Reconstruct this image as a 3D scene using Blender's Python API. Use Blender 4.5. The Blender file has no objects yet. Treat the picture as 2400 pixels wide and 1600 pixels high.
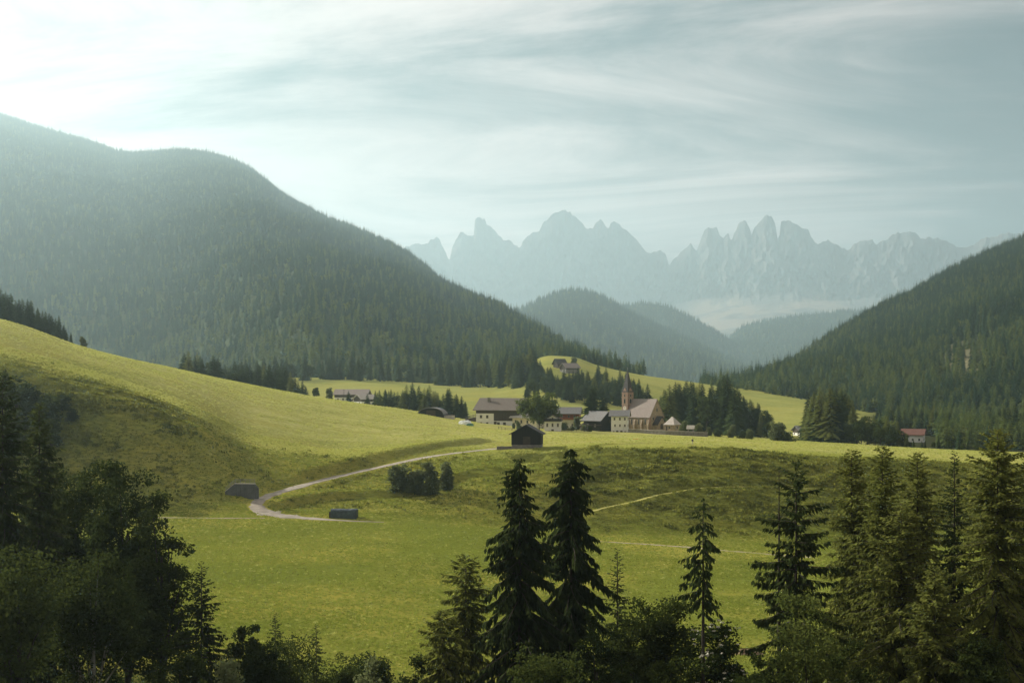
import bpy, math, random
import numpy as np
from mathutils import Vector

R = math.radians
SC = bpy.context.scene
COL = SC.collection

# ------------------------------------------------------------------ camera
FPX, HZ, CZ = 3333.0, 900.0, 40.0          # focal length and horizon row on a 2400 x 1600 frame, eye height
cam_d = bpy.data.cameras.new('camera')
cam = bpy.data.objects.new('camera', cam_d); COL.objects.link(cam)
cam.location = (0, 0, CZ); cam.rotation_euler = (R(90), 0, 0)
cam_d.sensor_width = 36; cam_d.lens = 36 * FPX / 2400
cam_d.shift_y = (HZ - 800) / 2400
cam_d.clip_start = 0.3; cam_d.clip_end = 60000
SC.camera = cam

# ------------------------------------------------------------------ light
SUN_AZ, SUN_EL = 55.0, 25.5                # degrees left of the view axis, above the horizon
sd = Vector((-math.sin(R(SUN_AZ)) * math.cos(R(SUN_EL)), math.cos(R(SUN_AZ)) * math.cos(R(SUN_EL)), math.sin(R(SUN_EL))))
sun_d = bpy.data.lights.new('sun', 'SUN'); sun_d.energy = 5.0; sun_d.angle = R(0.6); sun_d.color = (1.0, 0.93, 0.80)
sun = bpy.data.objects.new('sun', sun_d); COL.objects.link(sun)
sun.rotation_euler = (-sd).to_track_quat('-Z', 'Y').to_euler()
sun.location = (-400, 300, 400)

W = bpy.data.worlds.new('World'); SC.world = W; W.use_nodes = True
wt = W.node_tree; wn, wl = wt.nodes, wt.links; wn.clear()
def N(nt, kind, **kw):
    n = nt.nodes.new(kind)
    for k, v in kw.items():
        if k.startswith('i_'):
            key = k[2:]
            key = int(key) if key.isdigit() else key.replace('_', ' ')
            n.inputs[key].default_value = v
        else:
            setattr(n, k, v)
    return n
def math_n(nt, op, a, b=None, clamp=False):
    n = nt.nodes.new('ShaderNodeMath'); n.operation = op; n.use_clamp = clamp
    for i, v in enumerate((a, b)):
        if v is None: continue
        if isinstance(v, (int, float)): n.inputs[i].default_value = v
        else: nt.links.new(v, n.inputs[i])
    return n.outputs[0]
def mapr(nt, v, a, b, c=0.0, d=1.0, kind='SMOOTHSTEP'):
    n = nt.nodes.new('ShaderNodeMapRange'); n.interpolation_type = kind
    nt.links.new(v, n.inputs[0])
    for i, x in enumerate((a, b, c, d)): n.inputs[i + 1].default_value = x
    return n.outputs[0]
def mixc(nt, f, a, b):
    n = nt.nodes.new('ShaderNodeMix'); n.data_type = 'RGBA'
    if isinstance(f, (int, float)): n.inputs[0].default_value = f
    else: nt.links.new(f, n.inputs[0])
    for i, v in ((6, a), (7, b)):
        if isinstance(v, tuple): n.inputs[i].default_value = (*v[:3], 1)
        else: nt.links.new(v, n.inputs[i])
    return n.outputs[2]
def noise(nt, vec, scale, detail=4, rough=0.55, dist=0.0, stretch=None, off=None):
    if stretch or off:
        m = nt.nodes.new('ShaderNodeMapping')
        if stretch: m.inputs['Scale'].default_value = stretch
        if off: m.inputs['Location'].default_value = off
        nt.links.new(vec, m.inputs['Vector']); vec = m.outputs[0]
    n = nt.nodes.new('ShaderNodeTexNoise'); n.inputs['Scale'].default_value = scale
    n.inputs['Detail'].default_value = detail; n.inputs['Roughness'].default_value = rough
    n.inputs['Distortion'].default_value = dist
    nt.links.new(vec, n.inputs['Vector'])
    return n.outputs['Fac']

SKY_STRENGTH = 0.05
SKY_OFF, CLOUD_L = (5.78, 9.15, 0.0), 8.8
sky = N(wt, 'ShaderNodeTexSky', sky_type='NISHITA', sun_disc=False)
sky.sun_elevation = R(SUN_EL); sky.sun_rotation = R(-SUN_AZ)
sky.altitude = 1300; sky.air_density = 1.0; sky.dust_density = 0.8; sky.ozone_density = 1.0
tc = N(wt, 'ShaderNodeTexCoord')
sep = N(wt, 'ShaderNodeSeparateXYZ'); wl.new(tc.outputs['Generated'], sep.inputs[0])
den = math_n(wt, 'ADD', math_n(wt, 'MAXIMUM', sep.outputs[2], 0.0), 0.16)
cx = math_n(wt, 'DIVIDE', sep.outputs[0], den); cy = math_n(wt, 'DIVIDE', sep.outputs[1], den)
cv = N(wt, 'ShaderNodeCombineXYZ'); wl.new(cx, cv.inputs[0]); wl.new(cy, cv.inputs[1])
n_big = noise(wt, cv.outputs[0], 0.30, 4, 0.5, 0.2, off=SKY_OFF)
n_wisp = noise(wt, cv.outputs[0], 0.95, 10, 0.66, 0.9, stretch=(0.8, 1.5, 1), off=(SKY_OFF[1] + 3.1, SKY_OFF[0] - 1.7, 0))
n_puff = noise(wt, cv.outputs[0], 1.5, 9, 0.58, 0.35, off=(SKY_OFF[0] + 6.6, SKY_OFF[1] + 2.2, 0))
veil = mapr(wt, math_n(wt, 'ADD', math_n(wt, 'MULTIPLY', n_big, 0.57), math_n(wt, 'MULTIPLY', n_wisp, 0.43)), 0.41, 0.58, 0.0, 0.94)
puff = math_n(wt, 'MULTIPLY', mapr(wt, n_puff, 0.55, 0.76, 0.0, 0.5), mapr(wt, n_big, 0.40, 0.55, 0.0, 1.0))
# thin high cloud takes its brightness from the sky behind and around it
lum = N(wt, 'ShaderNodeRGBToBW'); wl.new(sky.outputs[0], lum.inputs[0])
cl_l = math_n(wt, 'ADD', math_n(wt, 'MULTIPLY', lum.outputs[0], 0.15), CLOUD_L)
cl_l = math_n(wt, 'ADD', cl_l, math_n(wt, 'MULTIPLY', puff, CLOUD_L * 0.5))
clc = N(wt, 'ShaderNodeCombineColor')
for i_, k_ in enumerate((1.16, 1.0, 0.94)): wl.new(math_n(wt, 'MULTIPLY', cl_l, k_), clc.inputs[i_])
hs = N(wt, 'ShaderNodeHueSaturation', i_Hue=0.470, i_Saturation=0.85, i_Value=0.34); wl.new(sky.outputs[0], hs.inputs['Color'])
cloudf = math_n(wt, 'MAXIMUM', veil, puff)
skyc = mixc(wt, cloudf, hs.outputs[0], clc.outputs[0])
bg = N(wt, 'ShaderNodeBackground'); bg.inputs[1].default_value = SKY_STRENGTH
wl.new(skyc, bg.inputs[0])
wo = N(wt, 'ShaderNodeOutputWorld'); wl.new(bg.outputs[0], wo.inputs[0])

SC.view_settings.view_transform = 'Standard'; SC.view_settings.look = 'None'
SC.view_settings.exposure = 0.76; SC.view_settings.gamma = 1.0; SC.view_settings.use_curve_mapping = False
SC.render.engine = 'CYCLES'
cy_ = SC.cycles
cy_.max_bounces = 5; cy_.diffuse_bounces = 3; cy_.glossy_bounces = 2; cy_.transmission_bounces = 4
cy_.volume_bounces = 1; cy_.transparent_max_bounces = 8; cy_.use_denoising = True
cy_.sample_clamp_indirect = 4.0; cy_.caustics_reflective = False; cy_.caustics_refractive = False

# ------------------------------------------------------------------ helpers
def tag(o, label=None, cat=None, group=None, kind=None):
    if label: o['label'] = label
    if cat: o['category'] = cat
    if group: o['group'] = group
    if kind: o['kind'] = kind
    return o
def mesh_np(name, V, F, mats=(), midx=None, smooth=False):
    """V (n,3); F (m,k) array of equal-size polygons, or a list of arrays with different k"""
    V = np.asarray(V, np.float32)
    Fs = F if isinstance(F, list) else [F]
    Fs = [np.asarray(f, np.int32) for f in Fs if len(f)]
    me = bpy.data.meshes.new(name)
    me.vertices.add(len(V)); me.vertices.foreach_set('co', V.ravel())
    nl = sum(f.size for f in Fs); npoly = sum(len(f) for f in Fs)
    if npoly:
        me.loops.add(nl); me.loops.foreach_set('vertex_index', np.concatenate([f.ravel() for f in Fs]))
        me.polygons.add(npoly)
        tot = np.concatenate([np.full(len(f), f.shape[1], np.int32) for f in Fs])
        st = np.concatenate([[0], np.cumsum(tot)[:-1]]).astype(np.int32)
        me.polygons.foreach_set('loop_start', st); me.polygons.foreach_set('loop_total', tot)
        if midx is not None: me.polygons.foreach_set('material_index', np.asarray(midx, np.int32))
        if smooth: me.polygons.foreach_set('use_smooth', np.ones(npoly, bool))
    for m in mats: me.materials.append(m)
    me.update(calc_edges=True)
    return me
def link(name, me, parent=None, loc=None, rotz=0.0):
    o = bpy.data.objects.new(name, me); COL.objects.link(o)
    if parent is not None: o.parent = parent
    if loc is not None: o.location = loc
    if rotz: o.rotation_euler = (0, 0, rotz)
    return o
def empty(name, loc=(0, 0, 0), rotz=0.0):
    o = bpy.data.objects.new(name, None); COL.objects.link(o)
    o.location = loc; o.rotation_euler = (0, 0, rotz); o.empty_display_size = 0.5
    return o
class MB:
    """collects plain solids into one mesh"""
    def __init__(s): s.v = []; s.f = []
    def add(s, vs, fs):
        b = len(s.v); s.v += [tuple(p) for p in vs]; s.f += [tuple(b + i for i in f) for f in fs]; return s
    def box(s, x0, x1, y0, y1, z0, z1):
        return s.add([(x0, y0, z0), (x1, y0, z0), (x1, y1, z0), (x0, y1, z0), (x0, y0, z1), (x1, y0, z1), (x1, y1, z1), (x0, y1, z1)],
                     [(3, 2, 1, 0), (4, 5, 6, 7), (0, 1, 5, 4), (1, 2, 6, 5), (2, 3, 7, 6), (3, 0, 4, 7)])
    def prism(s, poly, axis, a0, a1):
        """poly of (p,q) extruded along axis 0/1/2 from a0 to a1"""
        def P(p, q, a): return {0: (a, p, q), 1: (p, a, q), 2: (p, q, a)}[axis]
        n = len(poly)
        s.add([P(p, q, a0) for p, q in poly] + [P(p, q, a1) for p, q in poly],
              [tuple(range(n))[::-1], tuple(range(n, 2 * n))] + [(i, (i + 1) % n, n + (i + 1) % n, n + i) for i in range(n)])
        return s
    def tube(s, pts, rad, n=8):
        pts = [Vector(p) for p in pts]
        if isinstance(rad, (int, float)): rad = [rad] * len(pts)
        vs, fs = [], []
        for i, p in enumerate(pts):
            d = (pts[min(i + 1, len(pts) - 1)] - pts[max(i - 1, 0)]).normalized()
            a = d.cross(Vector((0.31, 0.95, 0.0)) if abs(d.z) > 0.9 else Vector((0, 0, 1))).normalized(); b = d.cross(a)
            for k in range(n):
                t = 2 * math.pi * k / n
                vs.append(p + (a * math.cos(t) + b * math.sin(t)) * rad[i])
        for i in range(len(pts) - 1):
            for k in range(n):
                fs.append((i * n + k, i * n + (k + 1) % n, (i + 1) * n + (k + 1) % n, (i + 1) * n + k))
        fs.append(tuple(range(n))); fs.append(tuple(range((len(pts) - 1) * n, len(pts) * n))[::-1])
        return s.add(vs, fs)
    def build(s, name, mat, parent=None, loc=None, rotz=0.0, smooth=False):
        me = bpy.data.meshes.new(name); me.from_pydata(s.v, [], s.f)
        me.materials.append(mat)
        if smooth:
            for p in me.polygons: p.use_smooth = True
        import bmesh
        bm = bmesh.new(); bm.from_mesh(me); bmesh.ops.recalc_face_normals(bm, faces=bm.faces); bm.to_mesh(me); bm.free()
        return link(name, me, parent, loc, rotz)

# ------------------------------------------------------------------ materials
def new_mat(name):
    m = bpy.data.materials.new(name); m.use_nodes = True
    nt = m.node_tree; nt.nodes.clear()
    out = nt.nodes.new('ShaderNodeOutputMaterial')
    return m, nt, out
def plain(name, col, rough=0.85, var=0.25, scale=0.8, spec=0.25, stretch=None, bump=0.0, metal=0.0, streak=0.0):
    m, nt, out = new_mat(name)
    geo = nt.nodes.new('ShaderNodeTexCoord')
    n = noise(nt, geo.outputs['Object'], scale, 6, 0.65, 0.2, stretch=stretch)
    f = mapr(nt, n, 0.3, 0.7, 0, 1, 'LINEAR')
    c = mixc(nt, f, tuple(x * (1 - var) for x in col), tuple(min(1, x * (1 + var)) for x in col))
    if streak:
        s = noise(nt, geo.outputs['Object'], 1.0, 4, 0.6, 0.0, stretch=(4.0, 4.0, 0.25))
        c = mixc(nt, mapr(nt, s, 0.5, 0.75, 0, streak), c, tuple(x * 0.35 for x in col))
    b = nt.nodes.new('ShaderNodeBsdfPrincipled'); nt.links.new(c, b.inputs['Base Color'])
    b.inputs['Roughness'].default_value = rough; b.inputs['Specular IOR Level'].default_value = spec
    b.inputs['Metallic'].default_value = metal
    if bump:
        bp = nt.nodes.new('ShaderNodeBump'); bp.inputs['Strength'].default_value = bump; bp.inputs['Distance'].default_value = 0.1
        nt.links.new(n, bp.inputs['Height']); nt.links.new(bp.outputs[0], b.inputs['Normal'])
    nt.links.new(b.outputs[0], out.inputs[0])
    return m
def foliage(name, c0, c1, trans=0.35, patch=0.5, place=0.0):
    m, nt, out = new_mat(name)
    oi = nt.nodes.new('ShaderNodeObjectInfo')
    tcn = nt.nodes.new('ShaderNodeTexCoord')
    n = noise(nt, tcn.outputs['Object'], patch, 3, 0.6)
    if place: n = noise(nt, oi.outputs['Location'], place, 5, 0.65, 0.3)
    f = math_n(nt, 'ADD', math_n(nt, 'MULTIPLY', oi.outputs['Random'], 0.45 if place else 0.6), math_n(nt, 'MULTIPLY', mapr(nt, n, 0.36, 0.64, 0, 1, 'LINEAR'), 0.55 if place else 0.4), True)
    c = mixc(nt, f, c0, c1)
    d = nt.nodes.new('ShaderNodeBsdfDiffuse'); nt.links.new(c, d.inputs[0])
    t = nt.nodes.new('ShaderNodeBsdfTranslucent')
    hsn = nt.nodes.new('ShaderNodeHueSaturation'); hsn.inputs['Hue'].default_value = 0.485; hsn.inputs['Saturation'].default_value = 1.05; hsn.inputs['Value'].default_value = 1.5
    nt.links.new(c, hsn.inputs['Color']); nt.links.new(hsn.outputs[0], t.inputs[0])
    mx = nt.nodes.new('ShaderNodeMixShader'); mx.inputs[0].default_value = trans
    nt.links.new(d.outputs[0], mx.inputs[1]); nt.links.new(t.outputs[0], mx.inputs[2]); nt.links.new(mx.outputs[0], out.inputs[0])
    return m

M = {}
M['spruce'] = foliage('spruce_needles', (0.018, 0.030, 0.012), (0.044, 0.062, 0.020), 0.30)
M['spruce_near'] = foliage('near_spruce_needles', (0.024, 0.037, 0.014), (0.060, 0.078, 0.024), 0.36)
M['spruce_far'] = foliage('forest_needles', (0.010, 0.026, 0.016), (0.042, 0.072, 0.032), 0.25, 0.05, 0.011)
M['larch'] = foliage('larch_needles', (0.085, 0.102, 0.026), (0.130, 0.146, 0.040), 0.44)
M['larch_far'] = foliage('far_larch_needles', (0.050, 0.075, 0.022), (0.110, 0.135, 0.038), 0.35, 0.05, 0.011)
M['leaf'] = foliage('broad_leaves', (0.020, 0.032, 0.010), (0.056, 0.074, 0.020), 0.32)
M['leaf_mid'] = foliage('village_leaves', (0.055, 0.080, 0.022), (0.115, 0.135, 0.036), 0.40)
M['leaf_light'] = foliage('pale_leaves', (0.085, 0.108, 0.046), (0.140, 0.162, 0.072), 0.42)
M['blossom'] = plain('white_blossom', (0.62, 0.60, 0.48), 0.8, 0.1)
M['bark'] = plain('bark', (0.045, 0.036, 0.028), 0.95, 0.4, 3.0)
M['birch_bark'] = plain('pale_bark', (0.32, 0.30, 0.26), 0.9, 0.4, 2.0)
M['plaster'] = plain('white_plaster', (0.72, 0.70, 0.64), 0.9, 0.08, 0.5, streak=0.18)
M['cream'] = plain('cream_plaster', (0.70, 0.62, 0.46), 0.9, 0.08, 0.5, streak=0.15)
M['timber'] = plain('dark_timber', (0.060, 0.045, 0.034), 0.9, 0.4, 1.0, stretch=(6, 6, 0.6), bump=0.3)
M['black_timber'] = plain('blackened_timber', (0.022, 0.020, 0.019), 0.9, 0.4, 1.0, stretch=(6, 6, 0.6), bump=0.3)
M['red_timber'] = plain('reddish_timber', (0.24, 0.085, 0.045), 0.85, 0.3, 1.0, stretch=(6, 6, 0.6))
M['roof_brown'] = plain('brown_shingle_roof', (0.135, 0.112, 0.092), 0.85, 0.35, 1.6, stretch=(1, 3, 3), bump=0.4)
M['roof_grey'] = plain('grey_shingle_roof', (0.165, 0.160, 0.155), 0.8, 0.35, 1.6, stretch=(1, 3, 3), bump=0.4)
M['roof_pink'] = plain('pale_weathered_roof', (0.235, 0.195, 0.17), 0.85, 0.25, 1.4, stretch=(1, 3, 3), bump=0.4)
M['roof_red'] = plain('red_tile_roof', (0.14, 0.062, 0.045), 0.85, 0.25, 1.4, bump=0.4)
M['roof_light'] = plain('light_shingle_roof', (0.42, 0.38, 0.33), 0.85, 0.2, 1.4, bump=0.3)
M['roof_dark'] = plain('dark_shingle_roof', (0.055, 0.050, 0.050), 0.85, 0.3, 1.4, bump=0.3)
M['stone'] = plain('tan_stone', (0.30, 0.235, 0.165), 0.95, 0.3, 1.5, bump=0.5, streak=0.25)
M['stone_red'] = plain('reddish_stone', (0.27, 0.175, 0.125), 0.95, 0.35, 1.8, bump=0.5, streak=0.2)
M['stone_grey'] = plain('grey_field_stone', (0.20, 0.185, 0.165), 0.95, 0.35, 1.2, bump=0.6, streak=0.3)
M['cap'] = plain('pale_stone_cap', (0.42, 0.38, 0.33), 0.9, 0.2, 1.2)
M['concrete'] = plain('stained_concrete', (0.11, 0.112, 0.11), 0.9, 0.25, 0.7, streak=0.6)
M['glass'] = plain('window_glass', (0.018, 0.020, 0.024), 0.15, 0.2, 1.0, spec=0.5)
M['frame'] = plain('window_frame', (0.35, 0.31, 0.25), 0.7, 0.1)
M['door'] = plain('door_wood', (0.06, 0.045, 0.035), 0.7, 0.3)
M['metal'] = plain('grey_steel', (0.22, 0.22, 0.22), 0.5, 0.2, metal=0.6)
M['tarp'] = plain('dark_tarpaulin', (0.050, 0.068, 0.078), 0.55, 0.35, 1.4, bump=0.8, streak=0.3)
M['tarp_white'] = plain('white_sheeting', (0.72, 0.74, 0.72), 0.45, 0.12, 1.5, bump=0.6)
M['tarp_green'] = plain('green_sheeting', (0.05, 0.16, 0.10), 0.45, 0.2, 1.5, bump=0.6)
M['orange'] = plain('orange_netting', (0.55, 0.17, 0.05), 0.8, 0.2)
M['gold'] = plain('pale_clock_face', (0.55, 0.50, 0.40), 0.6, 0.1)

# ------------------------------------------------------------------ terrain function
def pchip_slopes(X, Y):
    h = np.diff(X, axis=0); d = np.diff(Y, axis=0) / h
    m = np.zeros_like(Y)
    w1 = 2 * h[1:] + h[:-1]; w2 = h[1:] + 2 * h[:-1]
    same = d[:-1] * d[1:] > 0
    with np.errstate(divide='ignore', invalid='ignore'):
        hm = (w1 + w2) / (w1 / d[:-1] + w2 / d[1:])
    m[1:-1] = np.where(same, np.nan_to_num(hm), 0.0)
    m[0] = d[0]; m[-1] = d[-1]
    return m
def pchip_eval(X, Y, q):
    """X,Y (k,N); q (N,)"""
    m = pchip_slopes(X, Y)
    q = np.clip(q, X[0], X[-1])
    i = np.clip((X <= q[None]).sum(0) - 1, 0, X.shape[0] - 2)
    j = np.arange(q.size)
    x0, x1, y0, y1, m0, m1 = X[i, j], X[i + 1, j], Y[i, j], Y[i + 1, j], m[i, j], m[i + 1, j]
    h = x1 - x0; t = (q - x0) / h
    return (2*t**3 - 3*t**2 + 1) * y0 + (t**3 - 2*t**2 + t) * h * m0 + (-2*t**3 + 3*t**2) * y1 + (t**3 - t**2) * h * m1
def pchip1(xs, ys, q):
    xs = np.asarray(xs, float); ys = np.asarray(ys, float); q = np.asarray(q, float)
    sh = q.shape; q = q.ravel()
    return pchip_eval(np.repeat(xs[:, None], q.size, 1), np.repeat(ys[:, None], q.size, 1), q).reshape(sh)
def zpy(Y, py): return CZ - (py - HZ) / FPX * Y
# each line across the valley: (column, distance, row) in the photograph's own measure, turned into heights
def FL(*rows): return [(u, Y, zpy(Y, py)) for u, Y, py in rows]
LINES = [
    [(-1500, 1.2, 38.3), (3900, 1.2, 38.3)],
    [(-1500, 30, 31.0), (3900, 30, 31.0)],
    [(-1500, 100, 12.0), (400, 100, 10.0), (1200, 100, 8.0), (2400, 100, 7.0), (3900, 100, 9.0)],
    [(-1500, 172, 9.5), (0, 172, 7.5), (800, 172, 5.2), (1600, 172, 3.6), (2400, 172, 2.5), (3900, 172, 3.0)],
    FL((-1500, 335, 1170), (-600, 335, 1188), (0, 335, 1199), (420, 335, 1204), (600, 335, 1207), (800, 335, 1215), (1000, 335, 1226), (1200, 335, 1243), (1400, 335, 1258), (1600, 335, 1266), (1800, 335, 1276), (2000, 335, 1284), (2200, 335, 1290), (2400, 335, 1296), (3000, 335, 1310), (3900, 335, 1320)),
    FL((-1500, 348, 1150), (-600, 348, 1160), (0, 348, 1170), (420, 348, 1166), (560, 350, 1160), (700, 354, 1166), (850, 358, 1172), (1000, 362, 1158), (1200, 364, 1140), (1400, 366, 1142), (1600, 366, 1150), (1800, 366, 1158), (2000, 366, 1166), (2400, 364, 1180), (3000, 362, 1200), (3900, 362, 1210)),
    FL((-1500, 400, 720), (-600, 400, 770), (0, 386, 862), (200, 383, 905), (420, 380, 984), (600, 392, 1050), (800, 402, 1068), (1000, 412, 1052), (1200, 410, 1050), (1400, 396, 1046), (1600, 396, 1050), (1800, 394, 1064), (2000, 392, 1078), (2200, 390, 1088), (2400, 388, 1096), (3000, 384, 1116), (3900, 380, 1120)),
    FL((-1500, 520, 560), (-600, 525, 665), (0, 545, 752), (200, 565, 816), (420, 585, 868), (600, 600, 905), (800, 615, 939), (1000, 620, 969), (1100, 610, 986), (1200, 600, 998), (1400, 590, 1010), (1600, 590, 1016), (1800, 565, 1030), (2000, 545, 1044), (2200, 530, 1056), (2400, 515, 1066), (3000, 490, 1085), (3900, 480, 1095)),
    [(-1500, 720, 90), (-600, 720, 66), (0, 720, 52), (420, 720, 36), (800, 720, 25), (1000, 720, 20), (1200, 720, 20), (1400, 720, 20), (1600, 720, 17), (1800, 720, 12.5), (2000, 720, 10), (2400, 720, 8), (3900, 720, 8)],
    FL((-1500, 950, 800), (0, 950, 890), (420, 950, 905), (600, 950, 925), (800, 950, 934), (1000, 950, 932), (1200, 950, 934), (1300, 950, 920), (1400, 950, 930), (1500, 950, 950), (1600, 950, 972), (1750, 950, 984), (1900, 950, 986), (2100, 950, 996), (2400, 950, 1006), (3900, 950, 1010)),
    FL((-1500, 1220, 780), (0, 1220, 880), (420, 1220, 890), (600, 1220, 884), (800, 1220, 884), (1000, 1220, 897), (1150, 1220, 900), (1230, 1220, 855), (1290, 1220, 833), (1340, 1220, 836), (1400, 1220, 856), (1500, 1220, 878), (1600, 1220, 892), (1750, 1220, 912), (1850, 1220, 926), (2000, 1220, 950), (2200, 1220, 968), (2400, 1220, 980), (3900, 1220, 985)),
    [(-1500, 1600, 70), (0, 1600, 45), (1150, 1600, 35), (1290, 1600, 38), (1500, 1600, 28), (2000, 1600, 5), (3900, 1600, 0)],
    [(-1500, 2700, 10), (3900, 2700, -10)],
]
def base_z(u, Y):
    u = np.asarray(u, float).ravel(); Y = np.asarray(Y, float).ravel()
    uc = np.clip(u, -1500, 3900)
    XY, ZZ = [], []
    for L in LINES:
        us = [r[0] for r in L]
        XY.append(pchip1(us, [r[1] for r in L], uc)); ZZ.append(pchip1(us, [r[2] for r in L], uc))
    return pchip_eval(np.array(XY), np.array(ZZ), Y)
rng0 = np.random.default_rng(3)
def vnoise_tables(seed, n=64):
    return np.random.default_rng(seed).random((n, n))
def vnoise(x, y, tab):
    n = tab.shape[0]
    xi = np.floor(x).astype(int); yi = np.floor(y).astype(int)
    fx = x - xi; fy = y - yi; fx = fx*fx*(3-2*fx); fy = fy*fy*(3-2*fy)
    a = tab[xi % n, yi % n]; b = tab[(xi+1) % n, yi % n]; c = tab[xi % n, (yi+1) % n]; d = tab[(xi+1) % n, (yi+1) % n]
    return (a*(1-fx) + b*fx)*(1-fy) + (c*(1-fx) + d*fx)*fy - 0.5
T1, T2, T3 = vnoise_tables(1), vnoise_tables(2), vnoise_tables(3)
def fbm(x, y, oct=4, rough=0.5):
    s = 0; a = 1.0; tot = 0
    for k in range(oct):
        s = s + a * vnoise(x * 2**k + 17.3*k, y * 2**k + 5.1*k, (T1, T2, T3)[k % 3]); tot += a; a *= rough
    return s / tot
def ground0(x, y):
    """hillside before ledges and benches are cut"""
    x = np.asarray(x, float); y = np.asarray(y, float); sh = x.shape
    xr, yr = x.ravel(), np.maximum(y.ravel(), 1.2)
    u = 1200 + FPX * xr / yr
    z = base_z(u, yr)
    far = np.clip((yr - 150) / 150, 0, 1)
    z = z + far * (fbm(xr / 45, yr / 45, 3) * 1.3 + fbm(xr / 11, yr / 6, 2) * 0.35)
    rib = np.clip((yr - 344) / 10, 0, 1) * np.clip((402 - yr) / 10, 0, 1) * np.clip(np.abs(u - 850) / 250 - 1, 0.15, 1)
    z = z + rib * (fbm(xr / 15 + 3, yr / 4.6, 3, 0.6) * 2.6 + fbm(xr / 6, yr / 3.0 + 7, 2) * 0.8)
    return z.reshape(sh)
STEPS, BENCH = [], []
def seg_dist(px, py, P):
    """nearest distance, side (+ left of the line), running length share, along polyline P"""
    best = np.full(px.shape, 1e9); side = np.zeros(px.shape); run = np.zeros(px.shape)
    L = np.concatenate([[0], np.cumsum(np.hypot(*np.diff(P, axis=0).T))])
    for i in range(len(P) - 1):
        a, b = P[i], P[i + 1]; d = b - a; l2 = (d @ d) + 1e-9
        t = np.clip(((px - a[0]) * d[0] + (py - a[1]) * d[1]) / l2, 0, 1)
        dx = px - (a[0] + t * d[0]); dy = py - (a[1] + t * d[1])
        ds = np.hypot(dx, dy); k = ds < best
        best[k] = ds[k]; side[k] = np.sign(d[0] * dy - d[1] * dx)[k]; run[k] = (L[i] + t * (L[i+1] - L[i]))[k]
    return best, side, run / L[-1], L[-1]
def ground(x, y):
    x = np.asarray(x, float); y = np.asarray(y, float)
    z = ground0(x, y)
    sh = z.shape; zr = z.ravel().copy(); xr = x.ravel(); yr = y.ravel()
    for P, h, w, fade, ft in STEPS:
        lo = P.min(0) - 6 * fade; hi = P.max(0) + 6 * fade
        k = np.where((xr > lo[0]) & (xr < hi[0]) & (yr > lo[1]) & (yr < hi[1]))[0]
        if not len(k): continue
        d, s, r, _ = seg_dist(xr[k], yr[k], P)
        tap = np.clip(r / 0.12, 0, 1) * np.clip((1 - r) / 0.12, 0, 1)
        zr[k] += tap * h * np.tanh(1.6 * d * s / w) * np.where(s > 0, np.exp(-d / fade), ft * np.exp(-d / (fade * 0.6)))
    for P, Pz, w, blend in BENCH:
        lo = P.min(0) - (w + blend); hi = P.max(0) + (w + blend)
        k = np.where((xr > lo[0]) & (xr < hi[0]) & (yr > lo[1]) & (yr < hi[1]))[0]
        if not len(k): continue
        d, s, r, Lt = seg_dist(xr[k], yr[k], P)
        cum = np.concatenate([[0], np.cumsum(np.hypot(*np.diff(P, axis=0).T))]) / Lt
        rz = np.interp(r, cum, Pz)
        f = np.clip(1 - (d - w) / blend, 0, 1); f = f * f * (3 - 2 * f)
        zr[k] = zr[k] * (1 - f) + rz * f
    return zr.reshape(sh)
def gz(x, y): return float(ground(np.array([x]), np.array([y]))[0])
def at(px, py, y0=150.0, y1=1300.0, fn=None):
    """the nearest point of the ground seen at a place of the photograph, beyond y0"""
    fn = fn or ground
    Y = np.geomspace(y0, y1, 1800); X = (px - 1200) / FPX * Y
    z = fn(X, Y); rowv = HZ - FPX * (z - CZ) / Y
    k = np.where(rowv <= py)[0]
    i = int(k[0]) if len(k) else int(np.argmin(rowv))
    if i > 0 and len(k):
        t = (rowv[i-1] - py) / max(rowv[i-1] - rowv[i], 1e-6)
        y = Y[i-1] + t * (Y[i] - Y[i-1])
    else: y = Y[i]
    x = (px - 1200) / FPX * y
    return x, float(y), float(fn(np.array([x]), np.array([y]))[0])
def smooth_line(P, n):
    """Catmull-Rom through P (k,2) -> (n,2)"""
    P = np.asarray(P, float); Q = np.vstack([2*P[0]-P[1], P, 2*P[-1]-P[-2]])
    out = []
    for s in np.linspace(0, len(P) - 1 - 1e-9, n):
        i = int(s); t = s - i; a, b, c, d = Q[i], Q[i+1], Q[i+2], Q[i+3]
        out.append(0.5 * ((2*b) + (c-a)*t + (2*a-5*b+4*c-d)*t*t + (3*b-a-3*c+d)*t**3))
    return np.array(out)
def line_px(pts, n, fn=None):
    return smooth_line([at(px, py, fn=fn or ground0)[:2] for px, py in pts], n)

# ledges and field banks (rise on the far side); columns and rows of the photograph
def step(pts, h, w, fade, ft=0.4, n=24):
    P = line_px(pts, n)
    if P[-1][0] < P[0][0]: P = P[::-1]
    STEPS.append((P, h, w, fade, ft))
ROAD_PX = [(1252, 1049), (1215, 1049), (1180, 1050), (1100, 1058), (1020, 1068), (940, 1083), (860, 1101), (770, 1122), (690, 1144), (630, 1162), (604, 1177), (607, 1193), (640, 1205), (700, 1213), (790, 1219), (900, 1224)]
road_P = smooth_line([at(px, py, fn=ground0)[:2] for px, py in ROAD_PX], 130)
road_z = ground0(road_P[:, 0], road_P[:, 1])
kk = np.ones(9) / 9; road_z = np.convolve(np.pad(road_z, 4, 'edge'), kk, 'valid')
step([(700, 1132), (780, 1110), (860, 1086), (940, 1068), (1020, 1052), (1100, 1042), (1180, 1034)], 2.6, 3.5, 9, 0.0)
step([(645, 1192), (690, 1178), (760, 1168), (830, 1164), (910, 1160), (1000, 1158)], 1.7, 1.1, 5)
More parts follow.
